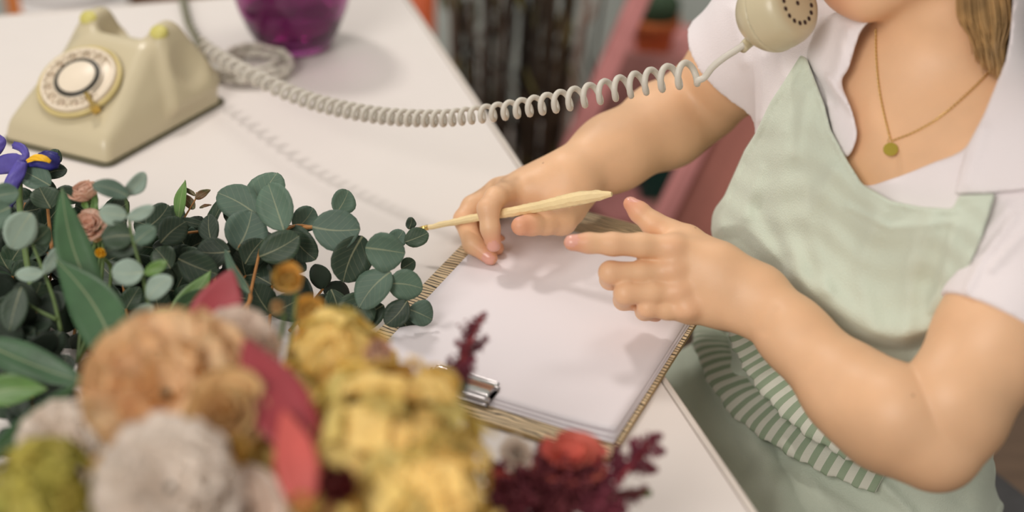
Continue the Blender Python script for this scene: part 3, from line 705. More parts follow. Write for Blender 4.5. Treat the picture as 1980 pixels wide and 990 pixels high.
def collar_sdf(P, which):
    x, y, z = seen(P); b = smin(torso_sdf(P), cone(P, NB, NB + A(0, 0, .10), .058, .055), .03); b = smin(b, cone(P, LS, SH_L, .044, .044), .02)
    off = .011 + folds(P, x, y, [([(1600, 150), (1650, 215)], 8, .004), ([(1560, 130), (1610, 200)], 10, -.003), ([(1640, 60), (1615, 150)], 12, .003), ([(1900, 250), (1870, 350)], 14, .002)])
    d = np.maximum(b - off, -(b - off + .0055)); p = poly_sdf(x, y, which)*z/FPX
    return np.maximum(smax(d, p, .002), -.06 - (P - MID.astype(f32))@SN.astype(f32))
cp = np.array([tp(a, b, c) for a in (-.14, .22) for b in (-.08, .13) for c in (-.14, .11)])
for COL_ in (COL_A, COL_B):
    V, F = surface_nets(lambda P: collar_sdf(P, COL_), cp.min(0)-.02, cp.max(0)+.03, .0020, margin=.010); V, F = largest(V, F); mk('collar', V, F, m_shirt, person)
m_apron = mat('sage_linen', srgb(206, 215, 198), .9, .035, 14, .35, 700, sheen=.25)
APR = [(1548, 106), (1560, 113), (1594, 202), (1606, 250), (1639, 311), (1667, 355), (1723, 388), (1776, 399), (1842, 404), (1854, 378), (1925, 374), (1896, 466), (1866, 531), (1840, 602), (1836, 622), (1812, 700), (1850, 780), (2010, 815), (1985, 850), (1938, 992), (1925, 1200), (1050, 1200), (1180, 620), (1330, 470), (1400, 380), (1440, 290), (1460, 259), (1489, 198), (1513, 162)]
BIB = smooth_poly([(1500, 60), (1400, 300), (1380, 440), (1436, 452), (1505, 520), (1580, 592), (1655, 640), (1730, 664), (1795, 652), (1860, 600), (2000, 400), (1900, 200)], 5)
FOLD = [([(1610, 330), (1560, 420), (1600, 560)], 16, .003), ([(1700, 420), (1660, 520), (1690, 640)], 18, .003), ([(1800, 420), (1760, 540), (1750, 660)], 20, .0045), ([(1850, 440), (1800, 600)], 10, .003), ([(1520, 260), (1500, 420), (1560, 560)], 18, .003),
        ([(1560, 180), (1540, 300)], 10, .002), ([(1460, 400), (1520, 500)], 16, -.003), ([(1630, 640), (1720, 660), (1790, 640)], 16, .004), ([(1470, 330), (1440, 420)], 14, .003), ([(1640, 400), (1720, 440), (1840, 430)], 7, .002),
        ([(1440, 740), (1500, 850), (1570, 990)], 12, -.006), ([(1400, 720), (1460, 850), (1520, 990)], 26, .006), ([(1600, 930), (1700, 985)], 14, -.005), ([(1690, 920), (1760, 990)], 12, .005), ([(1340, 700), (1420, 900)], 22, -.004)]
def apron_sdf(P):
    x, y, z = seen(P); b = cloth_base(P); n = (P - MID.astype(f32))@SN.astype(f32)
    bd = poly_sdf(x, y, BIB); puff = np.clip(.5 - bd/26, 0, 1); rim = np.exp(-((bd+26)/34)**2)
    off = .0075 + .011*puff + .009*rim*np.clip((y-430)/110, 0, 1) + folds(P, x, y, FOLD)
    off = off + .0011*np.sin((x*.75+y*.25)/11 + 2.2*np.sin(y/47) + 1.3*np.sin(x/61))*np.clip(.5+.5*np.sin(x/83+y/59), 0, 1) + .0007*np.sin((x*.3-y*.8)/8 + 2*np.sin(x/37))
    ed_ = poly_sdf(x, y, APR); off = off - .0010*np.exp(-((ed_+13)/3.5)**2)
    off = np.maximum(off, .0060); d = np.maximum(b - off, -(b + .003)); d = smax(d, ed_*z/FPX, .002)
    d = np.maximum(d, np.where(P[:, 2] < MID[2]-.30, -.12, -.055) - n); return np.maximum(d, (MID[2]-.52) - P[:, 2])
ap = np.array([tp(a, b, c) for a in (-.22, .22) for b in (-.14, .15) for c in (-.53, .06)] + [tp(a, .47, c) for a in (-.18, .18) for c in (-.5, -.3)])
V, F = surface_nets(apron_sdf, ap.min(0)-.02, ap.max(0)+.03, .0024, margin=.016); mk('apron', *largest(V, F), m_apron, person)
# rolled striped cloth at the waist
def mat_stripe():
    m = mat('striped_cotton', srgb(200, 204, 184), .9, .03, 20, .2, 700); nt = m.node_tree; b = nt.nodes['Principled BSDF']
    tc = nt.nodes.new('ShaderNodeTexCoord'); sp = nt.nodes.new('ShaderNodeSeparateXYZ'); nt.links.new(tc.outputs['UV'], sp.inputs[0])
    a = nt.nodes.new('ShaderNodeMath'); a.operation = 'MULTIPLY'; a.inputs[1].default_value = 80.0; nt.links.new(sp.outputs[0], a.inputs[0])
    f = nt.nodes.new('ShaderNodeMath'); f.operation = 'FRACT'; nt.links.new(a.outputs[0], f.inputs[0])
    g = nt.nodes.new('ShaderNodeMath'); g.operation = 'LESS_THAN'; g.inputs[1].default_value = .48; nt.links.new(f.outputs[0], g.inputs[0])
    mx = nt.nodes.new('ShaderNodeMix'); mx.data_type = 'RGBA'; nt.links.new(g.outputs[0], mx.inputs[0]); mx.inputs[6].default_value = (*srgb(214, 214, 200), 1); mx.inputs[7].default_value = (*srgb(152, 168, 142), 1)
    nt.links.new(mx.outputs[2], b.inputs['Base Color']); return m
m_stripe = mat_stripe()
def roll(pts, wpx, lift, flat, name):
    pts = np.array(pts, float); S_ = spline(np.c_[pts, np.broadcast_to(np.asarray(wpx, float), (len(pts),))], 90)
    Pm, d = march(S_[:, 0], S_[:, 1], lambda q: cloth_base(q) - .010); k = 20; Wd = S_[:, 2]*d/FPX*.5
    T = tangents(Pm); Vv = []; vw = unit(-FW + UP*.35)
    dist = np.concatenate([[0], np.cumsum(np.linalg.norm(np.diff(Pm, axis=0), axis=1))])
    for i in range(90):
        nn = unit(vw - T[i]*(vw@T[i])); sd = np.cross(T[i], nn)
        w = Wd[i]*(1 + .06*math.sin(i*.55) + .04*math.sin(i*1.3+1))
        for j in range(k):
            a = 2*np.pi*j/k; Vv.append(Pm[i] + nn*(lift + flat*w*math.cos(a)*(1 + .10*math.sin(i*.4 + j))) + sd*w*math.sin(a))
    Fv = [(i*k+j, i*k+(j+1) % k, (i+1)*k+(j+1) % k, (i+1)*k+j) for i in range(89) for j in range(k)] + [tuple(range(k))[::-1], tuple(range(89*k, 90*k))]
    o = mk(name, np.array(Vv), Fv, m_stripe, person); uv = o.data.uv_layers.new(name='UVMap')
    for l in o.data.loops: uv.data[l.index].uv = (dist[l.vertex_index//k], (l.vertex_index % k)/k)
roll([(1385, 600), (1372, 650), (1392, 710), (1440, 780), (1510, 830), (1600, 880), (1700, 935)], [64, 70, 76, 78, 80, 82, 52],   .006, .27, 'striped_waist_roll')
roll([(1420, 580), (1440, 650), (1490, 730), (1560, 800), (1640, 850), (1720, 900)], [66, 74, 82, 88, 86, 60], .010, .27, 'striped_waist_roll')
# ---- hair
m_hair = mat('blonde_hair', srgb(176, 140, 92), .42, .25, 60, stretch=(1, 1, 1))
_, hfun, hax = head_sdf(np.zeros((1, 3), f32))
def hair_sdf(P):
    hd = ellip(P, hfun(0, -.085, .130), (.084, .098, .102), hax)
    return np.maximum(smin(smin(hd, ellip(P, hfun(0, -.17, .09), (.04, .05, .05), hax), .03), ellip(P, hfun(0, -.125, .055), (.078, .058, .075), hax), .03), -((hfun(0, -.01, .15).astype(f32) - P)@unit(hax[1]*1.0 - hax[2]*.55).astype(f32) - .012) )
V, F = surface_nets(hair_sdf, HC - A(.2, .2, .15), HC + A(.25, .25, .25), .004); 
hm = MB(); hm.add(V, F)
def lock(rows):
    allp = np.array([q for p, r in rows for q in p], float)
    P3, dd = march(allp[:, 0], np.clip(allp[:, 1], -60, 400), lambda q: np.minimum(body_sdf(q), shirt_sdf(q)), .85, 30); i = 0
    for p, r in rows:
        n = len(p); dd_ = np.array([min(dd[i+k], 1.13) for k in range(n)]); dd_ = np.convolve(np.r_[dd_[0], dd_, dd_[-1]], [.25, .5, .25], 'valid')
        c = np.array([td(p[k][0], p[k][1], min(dd_[k], dd[i+k]) - p[k][2]) for k in range(n)]); i += n
        hm.add(*tube(spline(c, 16), np.linspace(r, r*.35, 16), 5))
rows = []
for i in range(120):
    u = i/119; x0 = 1850 + 100*u; r_ = random.uniform(-1, 1); ln = random.uniform(60, 120)*(1 - .45*abs(u-.62)) + 28; lf = random.uniform(.003, .012)
    rows.append(([(x0 + 6*r_ - 4, -150, lf), (x0 + 4*r_, -60, lf), (x0 + 8 + 12*(u-.3) + 6*r_, 10 + ln*.25, lf), (x0 + 12 + 24*(.6-u) + 7*r_, ln*.7, lf), (x0 + 20 + 34*(.65-u) + 14*r_, ln + 14, lf*.7)], random.uniform(.0008, .0017)))
for q in ([(1868, -40), (1872, 40), (1890, 85), (1935, 112)], [(1945, -40), (1948, 60), (1960, 110), (1990, 136)], [(1900, -20), (1900, 60), (1926, 120), (1945, 140)], [(1955, 0), (1962, 40), (1966, 90), (1975, 190)], [(1880, 0), (1878, 50), (1884, 90), (1898, 122)]):
    rows.append(([(x, y, .005) for x, y in q], .0004))
lock(rows)
hm.obj('hair', m_hair, person)
# ---- necklace
m_gold = mat('gold', (.83, .58, .22), .25, metal=1.0)
def on_skin(pts, n, lift):
    Sx = spline(np.c_[np.array(pts, float), np.zeros(len(pts))], n); Pm, d = march(Sx[:, 0], Sx[:, 1], lambda q: body_sdf(q) - lift, .9, 40); return Pm
ch = np.vstack([on_skin([(1693, 58), (1694, 110), (1699, 165), (1708, 215), (1721, 268)], 40, .0012), on_skin([(1725, 272), (1770, 254), (1820, 224), (1880, 172), (1934, 116)], 60, .0012)])
L_ = np.concatenate([[0], np.cumsum(np.linalg.norm(np.diff(ch, axis=0), axis=1))]); nl = int(L_[-1]/.0016); sP = np.stack([np.interp(np.linspace(0, L_[-1], nl), L_, ch[:, i]) for i in range(3)], 1)
nm_ = MB(); Tn = tangents(sP)
for i in range(nl):
    up_ = unit(-FW + .3*UP); a_ = np.cross(Tn[i], up_); up_ = np.cross(a_, Tn[i]); s_ = a_ if i % 2 else up_; a = np.linspace(0, 2*np.pi, 8, endpoint=False)
    nm_.add(*tube(np.vstack([sP[i] + Tn[i]*.0013*math.cos(t) + s_*.0007*math.sin(t) for t in list(a)+[a[0]]]), .00030, 4, cap=False))
neck_o = nm_.obj('necklace', m_gold, person)
pc = on_skin([(1722, 294), (1723, 295)], 2, .0012)[0]; pn = unit(-FW*.8 + UP*.35 - RX*.2); pX = unit(RX - pn*(RX@pn)); pY = np.cross(pn, pX)
mk('pendant', *lathe([(.00001, .0007), (.0054, .0007), (.0056, .0004), (.0056, -.0004), (.00001, -.0006)], pc + pn*.0045, 40, pX, pY, pn), mat('satin_gold', (.52, .42, .07), .42, metal=.85), neck_o, False)
mk('jump_ring', *tube(np.array([pc + pY*.0072 + pn*.0042 + pX*.0014*math.cos(t) + pY*.0020*math.sin(t) for t in np.linspace(0, 2*np.pi, 17)]), .00035, 5, cap=False), m_gold, neck_o)
# ------------------------------------------------------------------ handset
hn_ = unit(RX*.60 - FW*.78 + UP*.14); hX = unit(np.cross(UP, hn_)); hY = np.cross(hn_, hX); HF = td(1542, 6, 1.105)
handset = thing('telephone_handset', "beige telephone handset with a round holed mouthpiece held at the person's chin", 'handset', HF)
cap = [(.00001, 0), (.020, 0), (.0245, -.0008), (.0275, -.0035), (.0298, -.009), (.0312, -.017), (.0318, -.0245)]
mk('mouthpiece_cap', *lathe(cap, HF, 64, hX, hY, hn_), m_plastic, handset)
shl = [(.0322, -.0247), (.0318, -.030), (.0285, -.038), (.021, -.0445), (.010, -.0475), (.00001, -.048)]
def handset_sdf(P):
    Q = (P - HF.astype(f32)); w = Q@hn_.astype(f32); r = np.sqrt(np.maximum((Q*Q).sum(1) - w*w, 0))
    d = smax(ellip(P, HF - hn_*.0247, (.0324, .0324, .0235), np.array([hX, hY, hn_])), w + .0247, .0008)
    b1 = HF - hn_*.036; up2 = unit(UP*.9 - FW*.05 + RX*.42); hd = chain(P, [b1, b1 + up2*.05 - hn_*.012, b1 + up2*.11 - hn_*.016, b1 + up2*.17 - hn_*.008], [.019, .0145, .0145, .020], .02)
    e = ellip(P, b1 + up2*.185 + hn_*.006, (.030, .030, .024), np.array([hX, hY, hn_])); hd = smin(hd, e, .02)
    return np.maximum(smin(d, hd, .015), np.where(w > -.0247, np.where(r < .034, w + .0247, d-1), -1))
V, F = surface_nets(handset_sdf, HF - A(.09, .09, .09), HF + A(.16, .16, .24), .0016); mk('handle', V, F, m_plastic, handset)
m_hole = mat('mouthpiece_hole', srgb(56, 34, 30), .8)
for i in range(17):
    a = 2*np.pi*i/16; c = HF + (0 if i == 16 else 1)*(hX*.0160*math.cos(a) + hY*.0160*math.sin(a))
    mk('sound_hole', *lathe([(.0019, .00035), (.0014, .0001), (.00001, .00005)], c, 14, hX, hY, hn_), m_hole, handset)
mk('strain_relief', *tube(spline([td(1455, 76, 1.150), td(1447, 82, 1.144), td(1435, 94, 1.139)], 12), np.linspace(.0052, .0042, 12), 14), m_plastic, handset)
# ------------------------------------------------------------------ behind the table
m_pink = mat('pink_painted_wood', srgb(206, 136, 134), .6, .06, 12, .1, 60)
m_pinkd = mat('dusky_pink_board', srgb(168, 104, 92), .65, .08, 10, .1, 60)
m_terra = mat('terracotta', srgb(190, 104, 56), .85, .10, 30, .2, 200)
m_cactus = mat('cactus_green', srgb(52, 74, 50), .7, .15, 60, .2, 300)
def prism(poly, th, nrm, m, name, parent):
    nrm = unit(nrm); n = len(poly); V = [p + nrm*th/2 for p in poly] + [p - nrm*th/2 for p in poly]
    F = [tuple(range(n)), tuple(range(n, 2*n))[::-1]] + [(i, n+i, n+(i+1) % n, (i+1) % n) for i in range(n)]
    return mk(name, V, F, m, parent, False)
def beam(a, b, w, t, m, name, parent, ref=(0, 0, 1)):
    a, b = np.asarray(a), np.asarray(b); z = unit(b-a); x = unit(np.cross(ref, z)); y = np.cross(z, x)
    return mk(name, *box((a+b)/2, w, t, np.linalg.norm(b-a), x, y, z, .003), m, parent, False)
SZ = .47
sc_ = tz(1262, 90, SZ)
rack = thing('plant_rack', 'dusky pink slanted wooden plant rack behind the person, potted cactus on its shelf', 'shelf', A(sc_[0], sc_[1], 0))
view_n = unit(-FW*A(1, 1, 0))
f0, f1 = td(1252, -40, 2.12), td(1096, 312, 2.12); g0 = f1 + (f1-f0)/(f0[2]-f1[2])*(f1[2])
beam(f0, g0, .030, .022, m_pink, 'rail', rack, view_n)
f2, f3 = td(1420, 140, 2.02), td(1266, 452, 2.02); g3 = f3 + (f3-f2)/(f2[2]-f3[2])*f3[2]
beam(f2 + (f2-f3)*.6, g3, .026, .022, m_pink, 'rail', rack, view_n)
poly = [td(1420, 140, 2.04), td(1270, 452, 2.04), td(1330, 560, 2.04), td(1520, 560, 2.04), td(1520, 140, 2.04)]
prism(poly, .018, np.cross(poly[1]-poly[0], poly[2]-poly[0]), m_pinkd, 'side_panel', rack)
def shelf(px4, z, m, name='shelf_board'):
    prism([tz(a, b, z) for a, b in px4], .022, (0, 0, 1), m, name, rack)
shelf([(1178, 86), (1190, 60), (1420, 60), (1420, 150), (1248, 152)], SZ, m_pink)
shelf([(1085, 365), (1110, 345), (1262, 345), (1262, 440), (1180, 440)], .31, m_pink)
prism([td(1196, 100, 2.28), td(1120, 300, 2.28), td(1220, 345, 2.28), td(1330, 300, 2.28), td(1330, 110, 2.28)], .012, view_n, mat('rack_back_painted_shade', srgb(150, 98, 92), .7, .08, 10), 'back_panel', rack)  # panel in darkened rack pink: shade below the shelf put into its colour
tb = tz(1281, 395, .31); bin_ = thing('teal_box', 'dark teal box standing low on the pink rack', 'box', tb)
m_teal = mat('teal_card', srgb(18, 62, 56), .6, .1, 20); Xb = unit(A(1, .1, 0)); Yb = np.cross((0, 0, 1), Xb)
for sx in (-1, 1): mk('side', *box(tb + Xb*sx*.034 + A(0, 0, .06) + Yb*.03, .004, .07, .10, Xb, Yb, (0, 0, 1), .001), m_teal, bin_, False); mk('side', *box(tb + Yb*(.03+sx*.034) + A(0, 0, .06), .068, .004, .10, Xb, Yb, (0, 0, 1), .001), m_teal, bin_, False)
mk('bottom', *box(tb + Yb*.03 + A(0, 0, .013), .066, .066, .004, Xb, Yb), m_teal, bin_, False)
pb = tz(1262, 94, SZ + .011)
pot = thing('potted_cactus', 'small terracotta pot holding a round dark cactus, on the pink rack', 'plant pot', pb)
mk('pot', *lathe([(r*1.3, h*1.0) for r, h in [(.00001, 0), (.0215, 0), (.0225, .002), (.0270, .040), (.0310, .041), (.0318, .058), (.0290, .059), (.0275, .045), (.00001, .045)]], pb, 40), m_terra, pot)
mk('soil', *lathe([(.00001, .0505), (.026, .050), (.0362, .0486)], pb, 24), mat('soil', srgb(60, 44, 34), .95, .3, 90), pot)
def cactus():
    V = []; F = []; k = 60; n = 14
    for i in range(n+1):
        t = i/n*np.pi*.93; 
        for j in range(k):
            a = 2*np.pi*j/k; r = (.035*math.sin(t+.16) + .0004)*(1 + .12*math.cos(a*12)); V.append(pb + A(r*math.cos(a), r*math.sin(a), .074 - .032*math.cos(t+.16)))
    F = [(i*k+j, i*k+(j+1) % k, (i+1)*k+(j+1) % k, (i+1)*k+j) for i in range(n) for j in range(k)] + [tuple(range(n*k, n*k+k))]
    return V, F
mk('cactus', *cactus(), m_cactus, pot)
# dark branches standing in a tub
bx0 = tz(1005, 330, 0); bb = td(985, 200, 2.22); bb = A(bb[0], bb[1], 0)
m_bark = [mat('dark_bark', srgb(62, 52, 44), .8, .3, 30, .3, 80, stretch=(6, 6, 1)), mat('brown_bark', srgb(88, 70, 52), .8, .25, 30, .3, 80, stretch=(6, 6, 1)), mat('pale_bark', srgb(172, 152, 140), .7, .2, 20, .2, 60, stretch=(6, 6, 1))]
tub = thing('branch_bundle', 'tall bundle of dark bare branches standing in a tub behind the table', 'branches', bb)
mk('tub', *lathe([(.00001, 0), (.085, 0), (.10, .02), (.108, .24), (.112, .25), (.104, .25), (.096, .02), (.00001, .02)], bb, 40), mat('tub_zinc', srgb(70, 68, 64), .5, .1, 20), tub)
for i in range(46):
    a = random.uniform(0, 6.28); r = .085*math.sqrt(random.random()); b0 = bb + A(r*math.cos(a), r*math.sin(a), .03); l = random.uniform(.62, 1.0)
    top = bb + A(r*math.cos(a)*1.35 + random.uniform(-.02, .045), r*math.sin(a)*1.2 + random.uniform(-.03, .03), l); md = (b0+top)/2 + A(random.uniform(-.015, .015), random.uniform(-.015, .015), 0)
    q = spline([b0, md, top], 12); rr = random.uniform(.003, .0085)
    m = m_bark[random.choices((0, 1, 2), (5, 2.5, 3))[0]]; mb = MB(); mb.add(*tube(q, np.linspace(rr, rr*.45, 12)*(1+.12*np.sin(np.arange(12)*2.1)), 7))
    for s in range(3):
        c = q[random.randrange(4, 11)]; mb.add(*tube([c, c + A(random.uniform(-.02, .02), random.uniform(-.02, .02), .035), c + A(random.uniform(-.035, .035), random.uniform(-.03, .03), .08)], [rr*.5, rr*.35, rr*.15], 5))
    mb.obj('branch', m, tub)
m_dry = mat('dry_olive_leaf', srgb(112, 106, 58), .7, .2, 30, objvar=.35)
for i in range(52):
    a = random.uniform(0, 6.28); r = random.uniform(.03, .125); c = bb + A(r*math.cos(a), r*math.sin(a)*.9, random.uniform(.26, .72)); dr = unit(A(random.uniform(-.5, .5), random.uniform(-.5, .5), random.choice((-1, 1)))); l = random.uniform(.035, .075)
    sd = unit(np.cross(dr, A(random.uniform(-1, 1), -1, .2))); q = spline([c, c + dr*l*.5 + sd*.003, c + dr*l], 9); mk('dry_leaf', *tube(q, l*.11*np.sin(np.linspace(.25, 3.0, 9)), 6, flat=.14, ref=np.cross(dr, sd)), m_dry, tub)
# low things behind the far edge of the table
def bucket(px, d, r, h, label, col, name='plant_bucket', rim=.004):
    c = td(px, 0, d); c = A(c[0], c[1], 0); t = thing(name, label, 'bucket', c); m = mat(name + '_skin', col, .5, .04, 15)
    mk('wall', *lathe([(.00001, 0), (r*.8, 0), (r*.82, .01), (r, h), (r-.006, h), (r*.8-.006, .012), (.00001, .012)], c, 40), m, t)
    mk('rim', *lathe([(r-.006, h-.006), (r+rim, h-.006), (r+rim, h+.004), (r-.006, h+.004), (r-.006, h-.006)], c, 40), m, t); return c
bucket(145, 2.30, .085, .575, 'white bucket behind the far left of the table', srgb(236, 232, 230))
bucket(45, 2.42, .030, .56, 'narrow orange bucket behind the table, left of the white bucket', srgb(196, 112, 44))
bucket(812, 2.45, .028, .62, 'orange-red bucket standing past the far right corner of the table', srgb(206, 92, 44))
wb = td(330, 0, 2.5); wb = A(wb[0], wb[1], 0)
crate = thing('wooden_crate', 'brown slatted wooden crate behind the table, right of the white bucket', 'crate', wb); m_crate = mat('crate_wood', srgb(128, 84, 52), .7, .15, 10, stretch=(1, 1, 8))
for i in range(7): mk('slat', *box(wb + A(0, -.10, .05+.08*i), .26, .012, .065, bev=.002), m_crate, crate, False)
for s in (-1, 1): mk('side_panel', *box(wb + A(s*.124, 0, .30), .012, .188, .60, bev=.002), m_crate, crate, False)
# ------------------------------------------------------------------ chair
m_chair = mat('charcoal_upholstery', srgb(92, 90, 92), .8, .06, 60, .2, 400); m_cleg = mat('black_metal', srgb(30, 30, 32), .4, metal=.6)
sz = MID[2] - .505; cc = tp(0, -.07, 0); cc = A(cc[0], cc[1], 0)
chair = thing('chair', 'charcoal upholstered chair under the person, at the lower right corner', 'chair', cc)
mk('seat', *box(cc + A(0, 0, sz-.035), .66, .46, .07, SL, SN, (0, 0, 1), .02), m_chair, chair)
mk('backrest', *box(cc - SN*.235 + A(0, 0, sz+.22), .40, .035, .20, SL, unit(SN + A(0, 0, .1)), unit(A(0, 0, 1) - SN*.1), .015), m_chair, chair)
for a in (-1, 1):
    mk('leg', *tube([cc + SL*a*.20 + SN*.19 + A(0, 0, sz-.06), cc + SL*a*.22 + SN*.21], [.012, .010], 10), m_cleg, chair)
    mk('leg', *tube([cc + SL*a*.185 - SN*.245 + A(0, 0, sz+.22), cc + SL*a*.20 - SN*.225 + A(0, 0, sz-.06), cc + SL*a*.22 - SN*.24], [.010, .012, .010], 10), m_cleg, chair)
# ------------------------------------------------------------------ greenery and flowers
m_euc = mat('eucalyptus_leaf', srgb(84, 108, 92), .6, .10, 60, .1, 300, objvar=.16, translucent=.06)
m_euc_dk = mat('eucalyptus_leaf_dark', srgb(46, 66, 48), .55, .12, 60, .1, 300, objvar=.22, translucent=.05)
m_euc_pale = mat('eucalyptus_leaf_pale', srgb(150, 170, 156), .6, .06, 60, .1, 300, objvar=.08, translucent=.06)
m_euc_rust = mat('eucalyptus_leaf_rusty', srgb(78, 96, 60), .5, .1, 90, objvar=.1, col2=srgb(132, 82, 54))
m_blade = mat('broad_green_blade', srgb(58, 92, 58), .45, .14, 40, .15, 120, objvar=.14, translucent=.06)
m_blade_lt = mat('fresh_green', srgb(96, 132, 66), .45, .12, 50, objvar=.1, translucent=.08)
m_stem_or = mat('orange_brown_stem', srgb(168, 116, 62), .6, .15, 90); m_stem_gr = mat('green_stem', srgb(88, 110, 58), .6, .12, 60)
for m_ in (m_euc, m_euc_dk, m_euc_pale, m_euc_rust): veined(m_)
for m_ in (m_blade, m_blade_lt): veined(m_, side=False)
def leaf_geo(Lg, Wd, shape, cup, droop, nu=10, nv=6):
    """a leaf blade along +x from the origin, face up +z, with a raised midrib"""
    V = []; t_ = np.linspace(0, 1, nu+1)
    if shape == 'round': prof = lambda t: (max(0, 1-(2*t**1.12-1)**2))**.55*(1.06 - .16*t) if t > .02 else .0
    elif shape == 'ovate': prof = lambda t: max(0, math.sin(math.pi*min(1, t**.72)))**.75
    else: prof = lambda t: max(0, math.sin(math.pi*min(1, t**.85)))**.85*(1-.15*t)
    for i, t in enumerate(t_):
        tt = .5-.5*math.cos(math.pi*t); h = prof(tt)*Wd/2
        for j in range(nv+1):
            s = 2*j/nv-1; V.append((tt*Lg, s*h, cup*abs(s)**1.5*h - droop*Lg*math.sin(math.pi*tt)*.5*0 - droop*Lg*tt*tt + .0009*math.sin(tt*9+s*3)*abs(s) + (.0004 if j == nv//2 else 0)))
    n = nv+1; F = [(i*n+j, (i+1)*n+j, (i+1)*n+j+1, i*n+j+1) for i in range(nu) for j in range(nv)]
    return np.array(V), F
def solid(o, th=.0005):
    md = o.modifiers.new('thickness', 'SOLIDIFY'); md.thickness = th; md.offset = 0; return o
def leaf(parent, b, t, wpx, m, shape='round', roll=0.0, cup=.22, droop=.05, name='leaf', nu=10):
    """b, t: base and tip as (x, y, distance); wpx: width across as seen; roll: twist about the midrib, degrees"""
    B_, T_ = td(*b), td(*t); X = T_-B_; Lg = np.linalg.norm(X); X = X/Lg; v = -(ray(b[0], b[1])); v = unit(v)
    Z = unit(v - X*(v@X)); Y = np.cross(Z, X); r = math.radians(roll); Z2 = Z*math.cos(r) + Y*math.sin(r); Y2 = np.cross(Z2, X)
    Wd = wpx*(b[2]+t[2])*.5/FPX/max(.35, math.cos(r))
    V, F = leaf_geo(Lg, Wd, shape, cup*random.uniform(.5, 1.8), droop, nu)
    q1, q2, q3 = random.uniform(-.07, .07), random.uniform(-.10, .10), random.uniform(0, 6.28); UV = np.c_[V[:, 0]/Lg, V[:, 1]/Wd + .5]
    V[:, 1] += q1*Lg*np.sin(UV[:, 0]*3.14); V[:, 2] += q2*V[:, 1]*UV[:, 0]*1.5 + .03*Wd*np.sin(UV[:, 0]*5 + q3)*np.abs(UV[:, 1]-.5)*2; V = B_ + V[:, :1]*X + V[:, 1:2]*Y2 + (V[:, 2:] + droop*Lg*.35)*Z2
    o = mk(name, V, F, m, parent); uv = o.data.uv_layers.new(name='UVMap'); li = np.zeros(len(o.data.loops), np.int32); o.data.loops.foreach_get('vertex_index', li); uv.data.foreach_set('uv', UV[li].astype(np.float32).ravel()); return solid(o)
def stem(parent, pts, r, m, name='stem'):
    P = spline(np.array([td(*p) if isinstance(p, tuple) else p for p in pts]), 6*len(pts)); return mk(name, *tube(P, np.linspace(r, r*.6, len(P)), 7), m, parent)
def sprig(name, label, cat, stems, leaves, m, ms=None, group=None, r=.0016, shape='round'):
    s0 = stems[0]; t = thing(name, label, cat, td(*s0[0]), group)
    for q in stems: stem(t, q, r, ms or m_stem_or)
    for q in leaves:
        b, tp_, w = q[:3]; kw = dict(q[3]) if len(q) > 3 else {}; mm = kw.pop('m', m); kw.setdefault('shape', shape); kw.setdefault('roll', random.uniform(-22, 22)); leaf(t, b, tp_, w, mm, **kw)
    return t
D1 = 1.150
sprig('eucalyptus_sprig', 'eucalyptus sprig of large round leaves on an orange stem, at the centre of the greenery', 'eucalyptus', [[(478, 640, 1.10), (480, 590, 1.12), (500, 495, 1.145), (512, 440, 1.155), (520, 390, 1.165)], [(500, 495, 1.145), (560, 440, 1.155), (606, 438, 1.160)], [(462, 480, 1.15), (490, 420, 1.16), (505, 400, 1.165)]],
    [((499, 414, 1.172), (536, 333, 1.185), 70), ((550, 446, 1.146), (518, 354, 1.153), 74), ((502, 420, 1.160), (420, 372, 1.165), 72), ((458, 484, 1.150), (487, 408, 1.155), 86), ((502, 496, 1.136), (578, 456, 1.133), 66, dict(m=m_euc_dk)), ((556, 438, 1.158), (610, 502, 1.155), 64, dict(m=m_euc_dk)), ((570, 444, 1.172), (606, 402, 1.178), 52), ((474, 510, 1.150), (508, 464, 1.146), 56, dict(m=m_euc_dk)), ((556, 500, 1.16), (592, 522, 1.16), 32, dict(m=m_euc_dk)), ((450, 440, 1.175), (470, 390, 1.18), 60, dict(m=m_euc_dk))], m_euc)
sprig('eucalyptus_sprig', 'long eucalyptus sprig arching right with its leaf tip resting beside the clipboard', 'eucalyptus', [[(556, 446, 1.165), (604, 439, 1.155), (660, 444, 1.155), (700, 470, 1.160), (745, 520, 1.165), (790, 590, 1.168), (796, 640, 1.168)], [(700, 470, 1.160), (750, 480, 1.168), (780, 468, 1.172)]],
    [((604, 439, 1.150), (696, 443, 1.148), 84, dict(roll=8)), ((649, 413, 1.172), (674, 368, 1.180), 50), ((700, 456, 1.152), (664, 546, 1.150), 78, dict(m=m_euc_dk)), ((707, 478, 1.146), (783, 490, 1.146), 80), ((752, 476, 1.168), (780, 446, 1.172), 38), ((756, 526, 1.150), (694, 594, 1.148), 66), ((750, 548, 1.152), (817, 558, 1.152), 64), ((788, 582, 1.150), (746, 628, 1.150), 50, dict(m=m_euc_dk)), ((790, 598, 1.156), (836, 618, 1.158), 54), ((777, 620, 1.164), (808, 657, 1.166), 46, dict(m=m_euc_dk)), ((704, 566, 1.165), (676, 640, 1.160), 80, dict(m=m_euc_dk)), ((742, 590, 1.166), (690, 634, 1.164), 54, dict(m=m_euc_dk)), ((776, 520, 1.166), (802, 504, 1.168), 30, dict(m=m_euc_dk)), ((783, 469, 1.168), (828, 450, 1.170), 40, dict(m=m_euc_dk)), ((790, 443, 1.174), (796, 420, 1.176), 21, dict(m=m_euc_dk)), ((735, 500, 1.170), (752, 470, 1.174), 40), ((640, 560, 1.165), (655, 640, 1.158), 54, dict(m=m_euc_dk))], m_euc)
